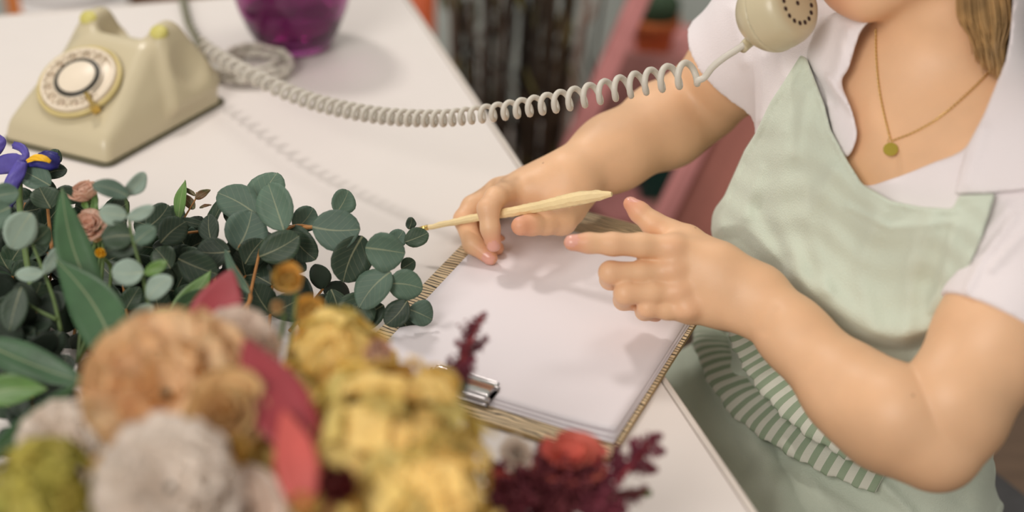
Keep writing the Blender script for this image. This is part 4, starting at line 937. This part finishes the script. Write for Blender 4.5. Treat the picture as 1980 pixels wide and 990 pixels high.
sprig('eucalyptus_sprig', 'pale eucalyptus sprig with small blurred oval leaves rising in front of the spray roses', 'eucalyptus', [[(304, 720, 1.02), (292, 620, 1.04), (275, 530, 1.05), (256, 460, 1.055), (243, 380, 1.06)]],
    [((250, 380, 1.055), (178, 357, 1.05), 36, dict(m=m_euc)), ((242, 376, 1.06), (281, 334, 1.065), 34), ((245, 416, 1.055), (191, 410, 1.05), 42), ((246, 424, 1.05), (297, 400, 1.045), 27), ((258, 456, 1.058), (196, 462, 1.055), 58, dict(m=m_euc_dk)), ((262, 470, 1.05), (300, 440, 1.048), 40, dict(m=m_euc)), ((280, 470, 1.06), (202, 486, 1.06), 42, dict(m=m_euc_dk)), ((278, 526, 1.045), (216, 526, 1.04), 54), ((280, 530, 1.04), (322, 506, 1.035), 26, dict(m=m_blade_lt)), ((286, 578, 1.035), (331, 536, 1.03), 42), ((296, 590, 1.03), (246, 626, 1.025), 36), ((296, 636, 1.03), (252, 640, 1.03), 30), ((290, 640, 1.03), (330, 600, 1.03), 40, dict(m=m_blade_lt))], m_euc_pale, m_stem_gr)
sprig('eucalyptus_sprig', 'pale eucalyptus sprig with small leaf pairs at the left edge of the photo', 'eucalyptus', [[(118, 640, 1.06), (104, 580, 1.065), (86, 530, 1.07), (62, 470, 1.075), (40, 420, 1.08)], [(110, 618, 1.06), (70, 598, 1.06), (40, 578, 1.06)]],
    [((84, 528, 1.06), (30, 531, 1.055), 30), ((86, 530, 1.06), (112, 479, 1.058), 27), ((60, 412, 1.07), (22, 480, 1.06), 66), ((20, 400, 1.07), (-30, 420, 1.07), 60, dict(m=m_euc)), ((42, 556, 1.05), (18, 640, 1.045), 52, dict(m=m_euc_dk)), ((62, 470, 1.075), (96, 440, 1.08), 40, dict(m=m_euc_dk)), ((-10, 380, 1.08), (36, 372, 1.08), 46, dict(m=m_euc))], m_euc_pale, m_stem_gr)
sprig('eucalyptus_sprig', 'dusky eucalyptus sprig directly behind the blue iris, near the telephone', 'eucalyptus', [[(100, 480, 1.13), (92, 400, 1.155), (88, 350, 1.165), (100, 300, 1.175)]],
    [((98, 360, 1.150), (43, 330, 1.160), 52), ((98, 404, 1.140), (76, 362, 1.145), 56, dict(m=m_euc_dk)), ((110, 366, 1.150), (157, 388, 1.155), 36, dict(m=m_euc_dk)), ((94, 318, 1.170), (112, 289, 1.175), 30, dict(m=m_euc_dk)), ((86, 338, 1.165), (129, 328, 1.165), 32, dict(m=m_euc_dk)), ((84, 336, 1.170), (58, 318, 1.175), 28)], m_euc)
sprig('eucalyptus_sprig', 'small eucalyptus tip with narrow rust-edged leaves against the white table', 'eucalyptus', [[(340, 470, 1.16), (352, 430, 1.17), (378, 385, 1.18), (380, 372, 1.18)]],
    [((376, 404, 1.178), (344, 374, 1.18), 20), ((378, 384, 1.18), (407, 367, 1.182), 16), ((350, 425, 1.17), (404, 436, 1.172), 19, dict(m=m_euc_dk)), ((386, 402, 1.18), (409, 396, 1.182), 6), ((378, 378, 1.18), (349, 362, 1.182), 9), ((362, 448, 1.17), (383, 452, 1.172), 24, dict(m=m_euc))], m_euc_rust, None, None, .0010, 'ovate')
sprig('eucalyptus_sprig', 'very dark eucalyptus sprig left of the central sprig, its end leaf seen edge-on', 'eucalyptus', [[(420, 600, 1.12), (410, 500, 1.15), (396, 450, 1.165), (310, 460, 1.14)], [(470, 600, 1.09), (484, 568, 1.09), (445, 500, 1.10)]],
    [((285, 440, 1.14), (326, 396, 1.15), 52), ((310, 470, 1.13), (360, 428, 1.14), 58), ((394, 476, 1.16), (446, 360, 1.175), 22, dict(roll=60)), ((410, 470, 1.15), (404, 414, 1.16), 42), ((445, 486, 1.135), (380, 486, 1.13), 62), ((345, 500, 1.12), (420, 530, 1.12), 66), ((484, 566, 1.08), (432, 484, 1.09), 20, dict(m=m_euc, roll=55)), ((330, 520, 1.12), (300, 480, 1.13), 50), ((360, 560, 1.10), (410, 600, 1.09), 60)], m_euc_dk)
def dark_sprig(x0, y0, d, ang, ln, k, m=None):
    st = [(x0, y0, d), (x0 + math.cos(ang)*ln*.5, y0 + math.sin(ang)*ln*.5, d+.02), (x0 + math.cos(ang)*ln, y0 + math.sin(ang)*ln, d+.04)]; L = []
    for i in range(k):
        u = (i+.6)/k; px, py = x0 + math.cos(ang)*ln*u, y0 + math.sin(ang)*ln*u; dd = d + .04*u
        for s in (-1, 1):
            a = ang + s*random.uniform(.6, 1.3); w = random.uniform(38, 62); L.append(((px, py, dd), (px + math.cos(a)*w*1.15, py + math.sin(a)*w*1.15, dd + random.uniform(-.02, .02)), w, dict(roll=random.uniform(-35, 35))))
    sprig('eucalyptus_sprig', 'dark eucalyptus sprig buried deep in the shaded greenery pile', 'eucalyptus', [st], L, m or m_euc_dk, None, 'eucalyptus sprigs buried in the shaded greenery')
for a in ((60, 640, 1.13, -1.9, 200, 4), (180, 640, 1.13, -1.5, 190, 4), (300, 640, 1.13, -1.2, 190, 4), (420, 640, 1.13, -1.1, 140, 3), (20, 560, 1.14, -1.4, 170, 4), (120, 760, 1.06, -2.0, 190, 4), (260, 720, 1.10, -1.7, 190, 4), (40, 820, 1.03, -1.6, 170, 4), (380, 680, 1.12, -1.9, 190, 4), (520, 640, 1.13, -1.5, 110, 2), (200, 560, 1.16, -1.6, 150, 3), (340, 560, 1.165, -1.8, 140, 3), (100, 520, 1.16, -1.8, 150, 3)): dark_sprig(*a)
m_euc_blk = mat('eucalyptus_leaf_painted_shade', srgb(30, 44, 32), .6, .15, 60, objvar=.25)  # near-black leaf green: the shade deep inside the pile, painted into the colour
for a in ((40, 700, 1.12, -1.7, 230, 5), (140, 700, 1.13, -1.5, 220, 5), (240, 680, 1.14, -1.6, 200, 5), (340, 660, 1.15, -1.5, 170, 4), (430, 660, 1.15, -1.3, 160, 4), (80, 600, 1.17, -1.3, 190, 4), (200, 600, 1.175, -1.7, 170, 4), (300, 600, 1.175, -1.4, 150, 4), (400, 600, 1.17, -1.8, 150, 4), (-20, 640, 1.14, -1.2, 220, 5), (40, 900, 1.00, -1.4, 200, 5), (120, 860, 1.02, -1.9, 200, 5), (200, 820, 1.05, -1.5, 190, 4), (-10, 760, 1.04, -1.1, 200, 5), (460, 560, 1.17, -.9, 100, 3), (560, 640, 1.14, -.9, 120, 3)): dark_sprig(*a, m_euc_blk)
def blade(label, b, t, w, m=m_blade, **kw):
    r_ = thing('broad_leaf', label, 'leaf', td(*b)); kw.setdefault('cup', .18); leaf(r_, b, t, w, m, 'lance', name='blade', nu=16, **kw)
    stem(r_, [b, (b[0]+(b[0]-t[0])*.12, b[1]+(b[1]-t[1])*.12, b[2]+.005)], .0022, m_stem_gr); return r_
blade('tall upright broad green leaf reaching highest, left of the spray roses', (196, 600, 1.03), (120, 360, 1.05), 74, roll=-8)
blade('widest broad green leaf, lying below the tall upright leaf', (238, 720, .98), (106, 500, 1.02), 104, roll=10, droop=.02)
blade('mid-green broad leaf sweeping right from the left edge of the photo', (-40, 660, 1.0), (178, 742, .98), 72, roll=12)
blade('light green broad leaf at the left edge, below the sweeping leaf', (-40, 770, .97), (90, 752, .97), 66, m_blade_lt)
blade('long narrow green leaf slanting up from the lower left corner', (-30, 890, .92), (156, 734, .95), 50, roll=-10)
blade('ribbed green leaf left of the crimson petal', (325, 612, 1.06), (408, 520, 1.10), 42, m_blade_lt, roll=20)
blade('dark ribbed leaf crossing below the ribbed green leaf', (330, 606, 1.055), (425, 560, 1.07), 40, roll=-15)
blade('small fresh green pointed leaf standing upright beside the rust-edged sprig', (346, 425, 1.165), (357, 347, 1.18), 24, m_blade_lt, roll=25)
# ---- blue iris
m_iris = mat('iris_violet', srgb(92, 82, 168), .5, .18, 40, objvar=.08, translucent=.12); m_irisd = mat('iris_deep_blue', srgb(44, 42, 122), .5, .2, 40, translucent=.1); m_yel = mat('iris_yellow', srgb(244, 190, 30), .5, .06, 60)
ir = thing('iris_flower', 'violet blue iris with a yellow blaze at the left edge, in front of the telephone', 'flower', td(20, 330, 1.17))
def ribbon(parent, pts, wpx, m, name, cup=.3, twist=0.0):
    """a petal swept along a curved midline; width follows wpx"""
    S_ = spline(np.array([[*td(x, y, d), w] for (x, y, d), w in zip(pts, wpx)]), 18); P = S_[:, :3]; T = tangents(P); n = 7; V = []
    for i in range(18):
        v = unit(EYE - P[i]); Z = unit(v - T[i]*(v@T[i])); Y = np.cross(Z, T[i]); a = twist*i/17; Z, Y = Z*math.cos(a)+Y*math.sin(a), Y*math.cos(a)-Z*math.sin(a); h = S_[i, 3]*pts[0][2]/FPX*.5
        for j in range(n): s = 2*j/(n-1)-1; V.append(P[i] + Y*s*h - Z*cup*s*s*h + Z*.0006*math.sin(i*.9+j*1.7))
    F = [(i*n+j, (i+1)*n+j, (i+1)*n+j+1, i*n+j+1) for i in range(17) for j in range(n-1)]
    return solid(mk(name, np.array(V), F, m, parent), .0006)
ribbon(ir, [(-25, 330, 1.165), (10, 318, 1.16), (40, 312, 1.155), (50, 300, 1.155), (42, 286, 1.16), (24, 280, 1.165)], [20, 38, 30, 14, 16, 14], m_iris, 'petal')
ribbon(ir, [(44, 312, 1.15), (34, 335, 1.145), (20, 362, 1.145), (12, 400, 1.15)], [22, 28, 28, 24], m_iris, 'petal')
ribbon(ir, [(48, 316, 1.155), (75, 312, 1.15), (100, 312, 1.15), (116, 314, 1.155)], [12, 26, 34, 22], m_irisd, 'petal')
ribbon(ir, [(52, 312, 1.148), (68, 305, 1.145), (84, 306, 1.143), (98, 313, 1.145)], [6, 12, 12, 6], m_yel, 'yellow_blaze', .1)
ribbon(ir, [(74, 300, 1.155), (90, 300, 1.152), (112, 302, 1.155)], [8, 18, 12], m_irisd, 'petal')
ribbon(ir, [(-20, 300, 1.16), (-6, 288, 1.16), (4, 274, 1.162), (-4, 262, 1.165)], [24, 22, 16, 8], m_iris, 'petal')
ribbon(ir, [(-20, 390, 1.155), (6, 380, 1.15), (30, 378, 1.15), (14, 400, 1.15)], [20, 22, 18, 10], m_iris, 'petal')
stem(ir, [(36, 320, 1.16), (40, 420, 1.14), (60, 560, 1.10), (90, 760, 1.03)], .003, m_stem_gr)
# ---- petal meshes for the double flowers
def petal_mesh(name, Lg, Wd, curl, ruffle, m, n=8, seed=0):
    rr = np.random.default_rng(seed); V = []
    for i in range(n+1):
        t = i/n
        for j in range(n+1):
            s = 2*j/n-1; w = Wd*.5*(.25 + .75*math.sin(min(1, t*1.05)*math.pi*.55)); e = (1 - .18*s*s)
            x = t*Lg*e; z = curl*Lg*t*t + .25*w*s*s + ruffle*t*t*math.sin(s*7+seed*2.1)*Lg
            V.append((x, s*w, z))
    F = [(i*(n+1)+j, (i+1)*(n+1)+j, (i+1)*(n+1)+j+1, i*(n+1)+j+1) for i in range(n) for j in range(n)]
    V = np.array(V); k = len(V); nz = V.copy(); nz[:, 2] -= .0005
    ring = [j for j in range(n)] + [n + i*(n+1) for i in range(n)] + [n*(n+1)+n-j for j in range(n)] + [(n-i)*(n+1) for i in range(n)]
    F2 = [tuple(reversed(f)) for f in F]; F = F2 + [tuple(q+k for q in f) for f in F] + [(ring[a], ring[(a+1) % len(ring)], k+ring[(a+1) % len(ring)], k+ring[a]) for a in range(len(ring))]
    me = bpy.data.meshes.new(name); me.from_pydata([tuple(v) for v in np.vstack([V, nz])], [], F); me.materials.append(m); me.polygons.foreach_set('use_smooth', [True]*len(me.polygons)); me.update(); return me
BASE = A(-.155, .50, TABLE_Z + .03)
def basis(n):
    n = unit(n); x = unit(np.cross((0, 1, .2), n)); return x, np.cross(n, x), n
def flower_stem(t, C, n, r=.002, m=None, end=None):
    e = BASE + A(random.uniform(-.035, .035), random.uniform(-.03, .03), 0) if end is None else end
    P = spline(np.array([C, C - n*.025, C*.6 + e*.4 - n*.03, e]), 20); mk('stem', *tube(P, r, 6), m or m_stem_gr, t)
def double_flower(name, label, cat, C, R, mat_, layers, ruffle, n=None, group=None, end=None, rise=.9, seed=0, curl=.10):
    n = unit(-FW + A(0, 0, .9)) if n is None else unit(n); X, Y, Z = basis(n); t = thing(name, label, cat, C, group)
    ms = [petal_mesh(name + '_petal', R*.95, R*.95, curl, ruffle, mat_, seed=seed+i) for i in range(3)]
    k = 0
    for li, (cnt, op, sc) in enumerate(layers):          # op: 0 closed, 1 flat open
        for i in range(cnt):
            a = 2*math.pi*(i + .5*(li % 2))/cnt + random.uniform(-.18, .18); th = math.radians(84 - 80*op + random.uniform(-7, 7))
            rad = X*math.cos(a) + Y*math.sin(a); d = rad*math.cos(th) + Z*math.sin(th); up_ = -rad*math.sin(th) + Z*math.cos(th); sd = np.cross(up_, d)
            o = C - Z*R*.35*rise + rad*R*.06; f = frame(d, sd, up_, o) @ Matrix.Diagonal((sc*random.uniform(.84, 1.16),)*3 + (1,)); inst(ms[k % 3], 'petal', t, f); k += 1
    mk('calyx', *lathe([(.00001, -R*.62), (R*.10, -R*.60), (R*.26, -R*.42), (R*.22, -R*.30)], C, 16, X, Y, Z), m_stem_gr, t)
    flower_stem(t, C - Z*R*.6, Z, max(.0015, R*.055), end=end); return t
CARN = [(4, .30, .55), (6, .48, .70), (7, .62, .84), (8, .76, .95), (9, .90, 1.02), (9, 1.04, 1.0)]
ROSE = [(3, .10, .70), (4, .24, .80), (5, .42, .90), (6, .62, .98), (6, .86, 1.02)]
m_peach = mat('peach_petal', srgb(255, 226, 186), .6, .05, 30, objvar=.06, translucent=.5)
m_cream = mat('cream_pink_petal', srgb(254, 242, 232), .6, .02, 30, objvar=.02, translucent=.6)
m_white = mat('white_petal', srgb(255, 248, 241), .6, .01, 30, objvar=.01, translucent=.6)
m_beige = mat('dry_beige_petal', srgb(236, 204, 148), .7, .08, 40, objvar=.08, translucent=.4)
m_yolk = mat('yellow_petal', srgb(252, 220, 130), .65, .06, 40, objvar=.08, translucent=.4)
m_crim = mat('crimson_leaf', srgb(150, 50, 56), .55, .14, 30, objvar=.10, translucent=.15); m_coral = mat('coral_petal', srgb(234, 122, 106), .6, .10, 30, objvar=.08, translucent=.15)
m_coralleaf = mat('coral_red_leaf', srgb(196, 86, 78), .55, .12, 30, translucent=.15)
m_dred = mat('dark_red_petal', srgb(112, 26, 26), .6, .15, 30, objvar=.12, translucent=.1)
m_bud = mat('pale_pink_petal', srgb(252, 222, 202), .6, .04, 30, objvar=.05, translucent=.4)
m_hyd = mat('yellow_olive_floret', srgb(248, 226, 146), .65, .08, 30, objvar=.16, translucent=.4); m_olive = mat('olive_floret', srgb(186, 176, 80), .65, .12, 30, objvar=.22, translucent=.35)
# spray roses in the greenery
gend = td(150, 700, 1.08)
double_flower('spray_rose', 'pale pink spray rose bud half hidden behind the pale eucalyptus', 'flower', td(168, 376, 1.11), .0135, m_bud, ROSE, .02, unit(UP*.8 - FW*.5 - RX*.2), end=gend, seed=3, curl=.45)
double_flower('spray_rose', 'peach spray rose with browned petals, below the pink spray rose bud', 'flower', td(172, 436, 1.10), .0150, m_bud, ROSE, .03, unit(UP*.5 - FW*.8), end=gend, seed=4)
double_flower('spray_rose', 'closed dried orange rose bud beside the tall upright leaf', 'flower', td(186, 462, 1.10), .0085, m_beige, ROSE[:3], .02, unit(UP*.7 - FW*.5 + RX*.3), end=gend, seed=5)
double_flower('yellow_blossom', 'small bright yellow blossom peeking out beside the tall upright leaf', 'flower', td(196, 492, 1.09), .0075, m_yel, ROSE[:3], .02, unit(-FW*.8+UP*.4), end=gend, seed=6)
gb = thing('green_bud', 'green unopened bud with pointed sepals between the spray roses', 'bud', td(182, 394, 1.105))
for a, b in (((176, 410, 1.105), (186, 370, 1.11)), ((186, 412, 1.105), (181, 372, 1.108)), ((170, 405, 1.105), (160, 388, 1.108))): leaf(gb, a, b, 12, m_blade_lt, 'ovate', name='sepal', cup=.5)
stem(gb, [(180, 408, 1.108), (192, 436, 1.10), (196, 470, 1.10)], .0016, m_stem_gr)
# the blurred bunch nearest the viewer
tubc = A(BASE[0], BASE[1], TABLE_Z); fv = thing('flower_pot', 'white ceramic pot holding the flower bunch nearest the viewer', 'pot', tubc)
mk('pot_wall', *lathe([(.00001, 0), (.056, 0), (.060, .004), (.070, .115), (.072, .120), (.067, .120), (.057, .010), (.00001, .010)], tubc, 48), mat('white_ceramic', srgb(232, 226, 220), .25), fv)
double_flower('carnation', 'large peach carnation facing up in the blurred bunch at lower left', 'flower', td(312, 742, .800), .0470, m_peach, CARN, .13, seed=10)
double_flower('carnation', 'cream carnation at the top of the bunch, behind the peach one', 'flower', td(440, 690, .860), .0330, m_cream, CARN, .13, seed=14)
double_flower('carnation', 'white carnation at the left of the bunch, beside the long narrow leaf', 'flower', td(120, 850, .840), .0260, m_white, CARN, .13, seed=18)
double_flower('carnation', 'big white carnation at the bottom edge, in front of the peach one', 'flower', td(322, 930, .735), .0350, m_white, CARN, .13, seed=22)
double_flower('carnation', 'second white carnation at the bottom edge, right of the biggest white one', 'flower', td(470, 985, .750), .0240, m_cream, CARN, .08, seed=24)
double_flower('rose', 'dry beige rose between the peach carnation and the crimson leaf', 'flower', td(436, 800, .775), .0250, m_beige, ROSE, .03, seed=26)
def bud(label, x, y, d, R, m, seed=0): return double_flower('flower_bud', label, 'flower', td(x, y, d), R, m, ROSE[:4], .03, seed=seed, curl=.62)
bud('round pale yellow bud standing highest above the bunch', 560, 548, .940, .0160, m_yolk, 30)
bud('deep yellow bud just below and right of the highest yellow bud', 600, 614, .910, .0165, m_yolk, 31)
bud('small beige bud left of the deep yellow bud', 536, 598, .930, .0080, m_beige, 37)
bud('yellow bud at the upper left of the peach carnation', 222, 690, .830, .0150, m_yolk, 32)
bud('golden bud below the dry beige rose', 452, 884, .765, .0135, m_yolk, 33)
bud('golden bud between the white carnations, left of the biggest one', 200, 905, .770, .0110, m_yolk, 34)
bud('tiny red bud above the white carnation at left', 122, 802, .900, .0085, m_coral, 35)
bud('red-pink bud at the left side of the peach carnation', 186, 742, .850, .0110, m_coral, 36)
bud('pale pink blossom behind the yellow hydrangea, beside the paper', 735, 690, .860, .0150, m_bud, 38)
bud('dark red rose at the bottom, left of the yellow hydrangea', 655, 945, .740, .0190, m_dred, 39)
bud('yellow bud at the bottom edge, below the crimson leaf', 590, 985, .745, .0120, m_yolk, 40)
double_flower('white_blossom', 'white blossom between the yellow hydrangea and the coral flower', 'flower', td(1000, 876, .900), .0115, m_white, ROSE, .03, seed=41)
double_flower('white_blossom', 'small white blossom under the coral flower', 'flower', td(1024, 922, .890), .0080, m_white, ROSE, .03, seed=42)
def red_leaf(label, b, t, w, m, **kw):
    r_ = thing('crimson_leaf', label, 'leaf', td(*b)); leaf(r_, b, t, w, m, 'ovate', name='blade', nu=16, **kw); flower_stem(r_, td(*b), unit(td(*t)-td(*b)), .0018, m_crim); return r_
red_leaf('pointed crimson leaf rising above the cream carnation', (412, 700, .93), (446, 516, .98), 104, m_crim, roll=10)
red_leaf('broad crimson leaf down the middle of the bunch', (600, 880, .765), (472, 650, .80), 118, m_crim, roll=-12)
red_leaf('coral red leaf below the broad crimson leaf', (590, 985, .74), (545, 790, .765), 84, m_coralleaf, roll=10)
def floret_mesh(name, R, m, seed):
    rr = np.random.default_rng(seed); V = []; F = []
    for p in range(4):
        a = p*math.pi/2 + rr.uniform(-.15, .15); c, s = math.cos(a), math.sin(a); n = 5; b = len(V)
        for lay in (0, -.0004):
            for i in range(n+1):
                t = i/n; w = R*.52*math.sin(math.pi*(.10 + .82*t))**.8
                for j in range(n):
                    q = 2*j/(n-1)-1; x = t*R*(1-.1*q*q); y = q*w; z = .18*R*t - .25*R*t*t + .12*R*q*q*t + .05*R*math.sin(q*5+seed) + lay; V.append((c*x - s*y, s*x + c*y, z))
        for i in range(n):
            for j in range(n-1):
                q = b + i*n + j; F.append((q, q+n, q+n+1, q+1)); k = (n+1)*n; F.append((k+q, k+q+1, k+q+n+1, k+q+n))
    k = 10; b = len(V)
    for i in range(4):
        for j in range(k): th = i/3*1.5; V.append((R*.13*math.cos(th)*math.cos(j*2*math.pi/k), R*.13*math.cos(th)*math.sin(j*2*math.pi/k), R*.05 + R*.13*math.sin(th)))
    F += [(b+i*k+j, b+i*k+(j+1) % k, b+(i+1)*k+(j+1) % k, b+(i+1)*k+j) for i in range(3) for j in range(k)]
    me = bpy.data.meshes.new(name); me.from_pydata(V, [], F); me.materials.append(m); me.polygons.foreach_set('use_smooth', [True]*len(me.polygons)); me.update(); return me
def hydrangea(label, C, R, fr, count, m, flat=.85, n=None):
    n = unit(-FW + A(0, 0, .6)) if n is None else unit(n); X, Y, Z = basis(n); t = thing('hydrangea', label, 'flower', C); ms = [floret_mesh('floret', fr, m, i) for i in range(3)]
    core = MB(); core.add(*lathe([(.00001, -R*.5), (R*.5, -R*.35), (R*.80, 0), (R*.62, R*.45*flat), (R*.3, R*.66*flat), (.00001, R*.72*flat)], C, 20, X, Y, Z)); core.obj('flower_core', mat('floret_core', srgb(150, 128, 56), .8, .2, 60), t)
    for i in range(count):
        u = 1 - (i+.5)/count*1.45; a = i*2.39996; r = math.sqrt(max(0, 1-u*u)); d = X*r*math.cos(a) + Y*r*math.sin(a) + Z*u
        d = unit(d + A(*RNG.normal(0, .10, 3))); rr = R*(1.10 - .26*random.random())*(1 - (1-flat)*max(0, u)); fx, fy, fz = basis(unit(d + A(*RNG.normal(0, .25, 3)))); b = random.uniform(0, 1.5)
        inst(ms[i % 3], 'floret', t, frame(fx*math.cos(b)+fy*math.sin(b), fy*math.cos(b)-fx*math.sin(b), fz, C + d*rr))
    flower_stem(t, C - Z*R*.3, Z, .003, m_stem_gr); return t
hydrangea('large mop of yellow-olive hydrangea in the middle of the bottom edge', td(748, 884, .800), .0520, .0140, 98, m_hyd)
hydrangea('second yellow hydrangea mop cut by the bottom edge, below the large one', td(820, 990, .760), .0340, .0140, 50, m_hyd)
hydrangea('small olive green hydrangea mop in the lower left corner', td(80, 962, .770), .0300, .0110, 60, m_olive)
hydrangea('pale yellow hydrangea cluster behind the large mop, under the yellow buds', td(650, 704, .880), .0310, .0130, 46, m_hyd)
hydrangea('golden hydrangea cluster between the crimson leaf and the big white carnation', td(500, 905, .800), .0260, .0120, 44, m_hyd)
hydrangea('olive gold cluster behind the broad crimson leaf, left of the pale yellow cluster', td(545, 790, .850), .0240, .0120, 40, m_hyd)
# amaranth and the coral flower
m_ama = mat('burgundy_amaranth', srgb(112, 40, 54), .75, .25, 60, .3, 400, objvar=.15)
def plume(parent, P, r, seed, name='plume'):
    """a tassel: thin axis with short side sprays of tiny seed grains"""
    rr = np.random.default_rng(seed); S_ = spline(np.array(P), 30); mb = MB(); mb.add(*tube(S_, np.linspace(r*.28, r*.12, 30), 6)); T, N, B_ = frames(S_)
    for i in range(1, 30):
        env = r*(2.1 - 1.6*abs(i/29-.35)/.65)
        for q in range(4):
            a = rr.uniform(0, 6.28); d = unit(N[i]*math.cos(a) + B_[i]*math.sin(a) + T[i]*rr.uniform(.1, .9)); L = env*rr.uniform(.35, 1.25); n_ = max(2, int(L/(r*.33)))
            for k in range(n_):
                c = S_[i] + d*L*(k+.6)/n_ + rr.normal(0, r*.10, 3); e = r*rr.uniform(.14, .30); w = unit(rr.normal(0, 1, 3)); mb.add(*tube([c - w*e, c, c + w*e], [e*.35, e*.8, e*.3], 5))
    return mb.obj(name, m_ama, parent)
def amaranth(label, stem_pts, spikes, r, seed):
    t = thing('amaranth', label, 'flower', td(*stem_pts[0])); stem(t, stem_pts, .0018, m_crim)
    flower_stem(t, td(*stem_pts[0]), unit(td(*stem_pts[-1])-td(*stem_pts[0])), .0018, m_crim, end=BASE + A(.03, 0, 0))
    for i, (a, b, k) in enumerate(spikes):
        A0, B0 = td(*a), td(*b); mid = (A0+B0)/2 + A(*RNG.normal(0, .003, 3)); plume(t, [A0, mid, B0], r*k, seed+i)
    return t
am = amaranth('upright burgundy amaranth spike against the white paper', [(868, 800, .915), (880, 735, .925), (908, 665, .935), (934, 612, .945)], [((872, 760, .92), (905, 668, .935), 1.0), ((900, 690, .932), (936, 608, .946), .75), ((884, 735, .925), (918, 690, .922), .6), ((868, 770, .918), (852, 725, .925), .6), ((905, 680, .94), (940, 650, .945), .4)], .0062, 100)
for a, b in (((880, 765, .915), (862, 705, .92)), ((884, 765, .915), (906, 722, .918)), ((876, 770, .915), (838, 738, .918))): leaf(am, a, b, 26, m_euc_dk, 'ovate', name='leaf')
amaranth('bushy burgundy amaranth at the bottom edge, right of the hydrangea', [(1060, 1030, .86), (1060, 960, .87), (1080, 900, .885), (1100, 850, .895)], [((1020, 990, .86), (960, 900, .875), 1.3), ((1040, 985, .86), (1000, 920, .87), 1.5), ((1060, 990, .86), (1060, 900, .88), 1.5), ((1080, 985, .86), (1130, 900, .88), 1.5), ((1000, 1000, .85), (950, 950, .86), 1.3), ((1090, 960, .87), (1180, 925, .88), 1.2), ((1050, 940, .88), (1048, 862, .895), .8), ((1120, 985, .86), (1200, 985, .87), 1.4), ((1030, 1000, .86), (1100, 1000, .86), 1.8), ((960, 1000, .85), (1010, 960, .86), 1.5)], .0064, 200)
amaranth('feathery burgundy amaranth tip at the right, over the bare tabletop', [(1150, 1010, .87), (1180, 950, .88), (1220, 900, .89), (1262, 850, .905)], [((1190, 930, .885), (1240, 880, .90), .8), ((1235, 885, .90), (1278, 842, .91), .75), ((1200, 920, .89), (1194, 862, .90), .7), ((1215, 905, .89), (1268, 908, .90), .7), ((1180, 945, .88), (1250, 940, .89), .6), ((1225, 895, .895), (1222, 852, .90), .55), ((1245, 876, .90), (1284, 872, .91), .5), ((1180, 950, .88), (1160, 890, .89), .7)], .0056, 300)
double_flower('coral_flower', 'coral red flower among the burgundy amaranth', 'flower', td(1102, 888, .885), .0235, m_coral, [(5, .3, .8), (7, .6, .95), (8, .9, 1.05)], .04, unit(UP - FW*.6), seed=50)
double_flower('coral_flower', 'small bright red flower right of the yellow hydrangea', 'flower', td(966, 934, .860), .0100, m_coral, [(5, .3, .8), (7, .6, .95)], .04, seed=54)
gs = thing('cut_stem', 'cut green stem poking out right under the amaranth', 'stem', td(1060, 972, .87)); stem(gs, [(1060, 972, .87), (1140, 962, .885), (1200, 957, .895), (1257, 953, .905)], .0042, m_stem_gr); stem(gs, [(1090, 968, .875), (1072, 1010, .86), BASE + A(.05, 0, .02)], .003, m_stem_gr, 'lower_stem')
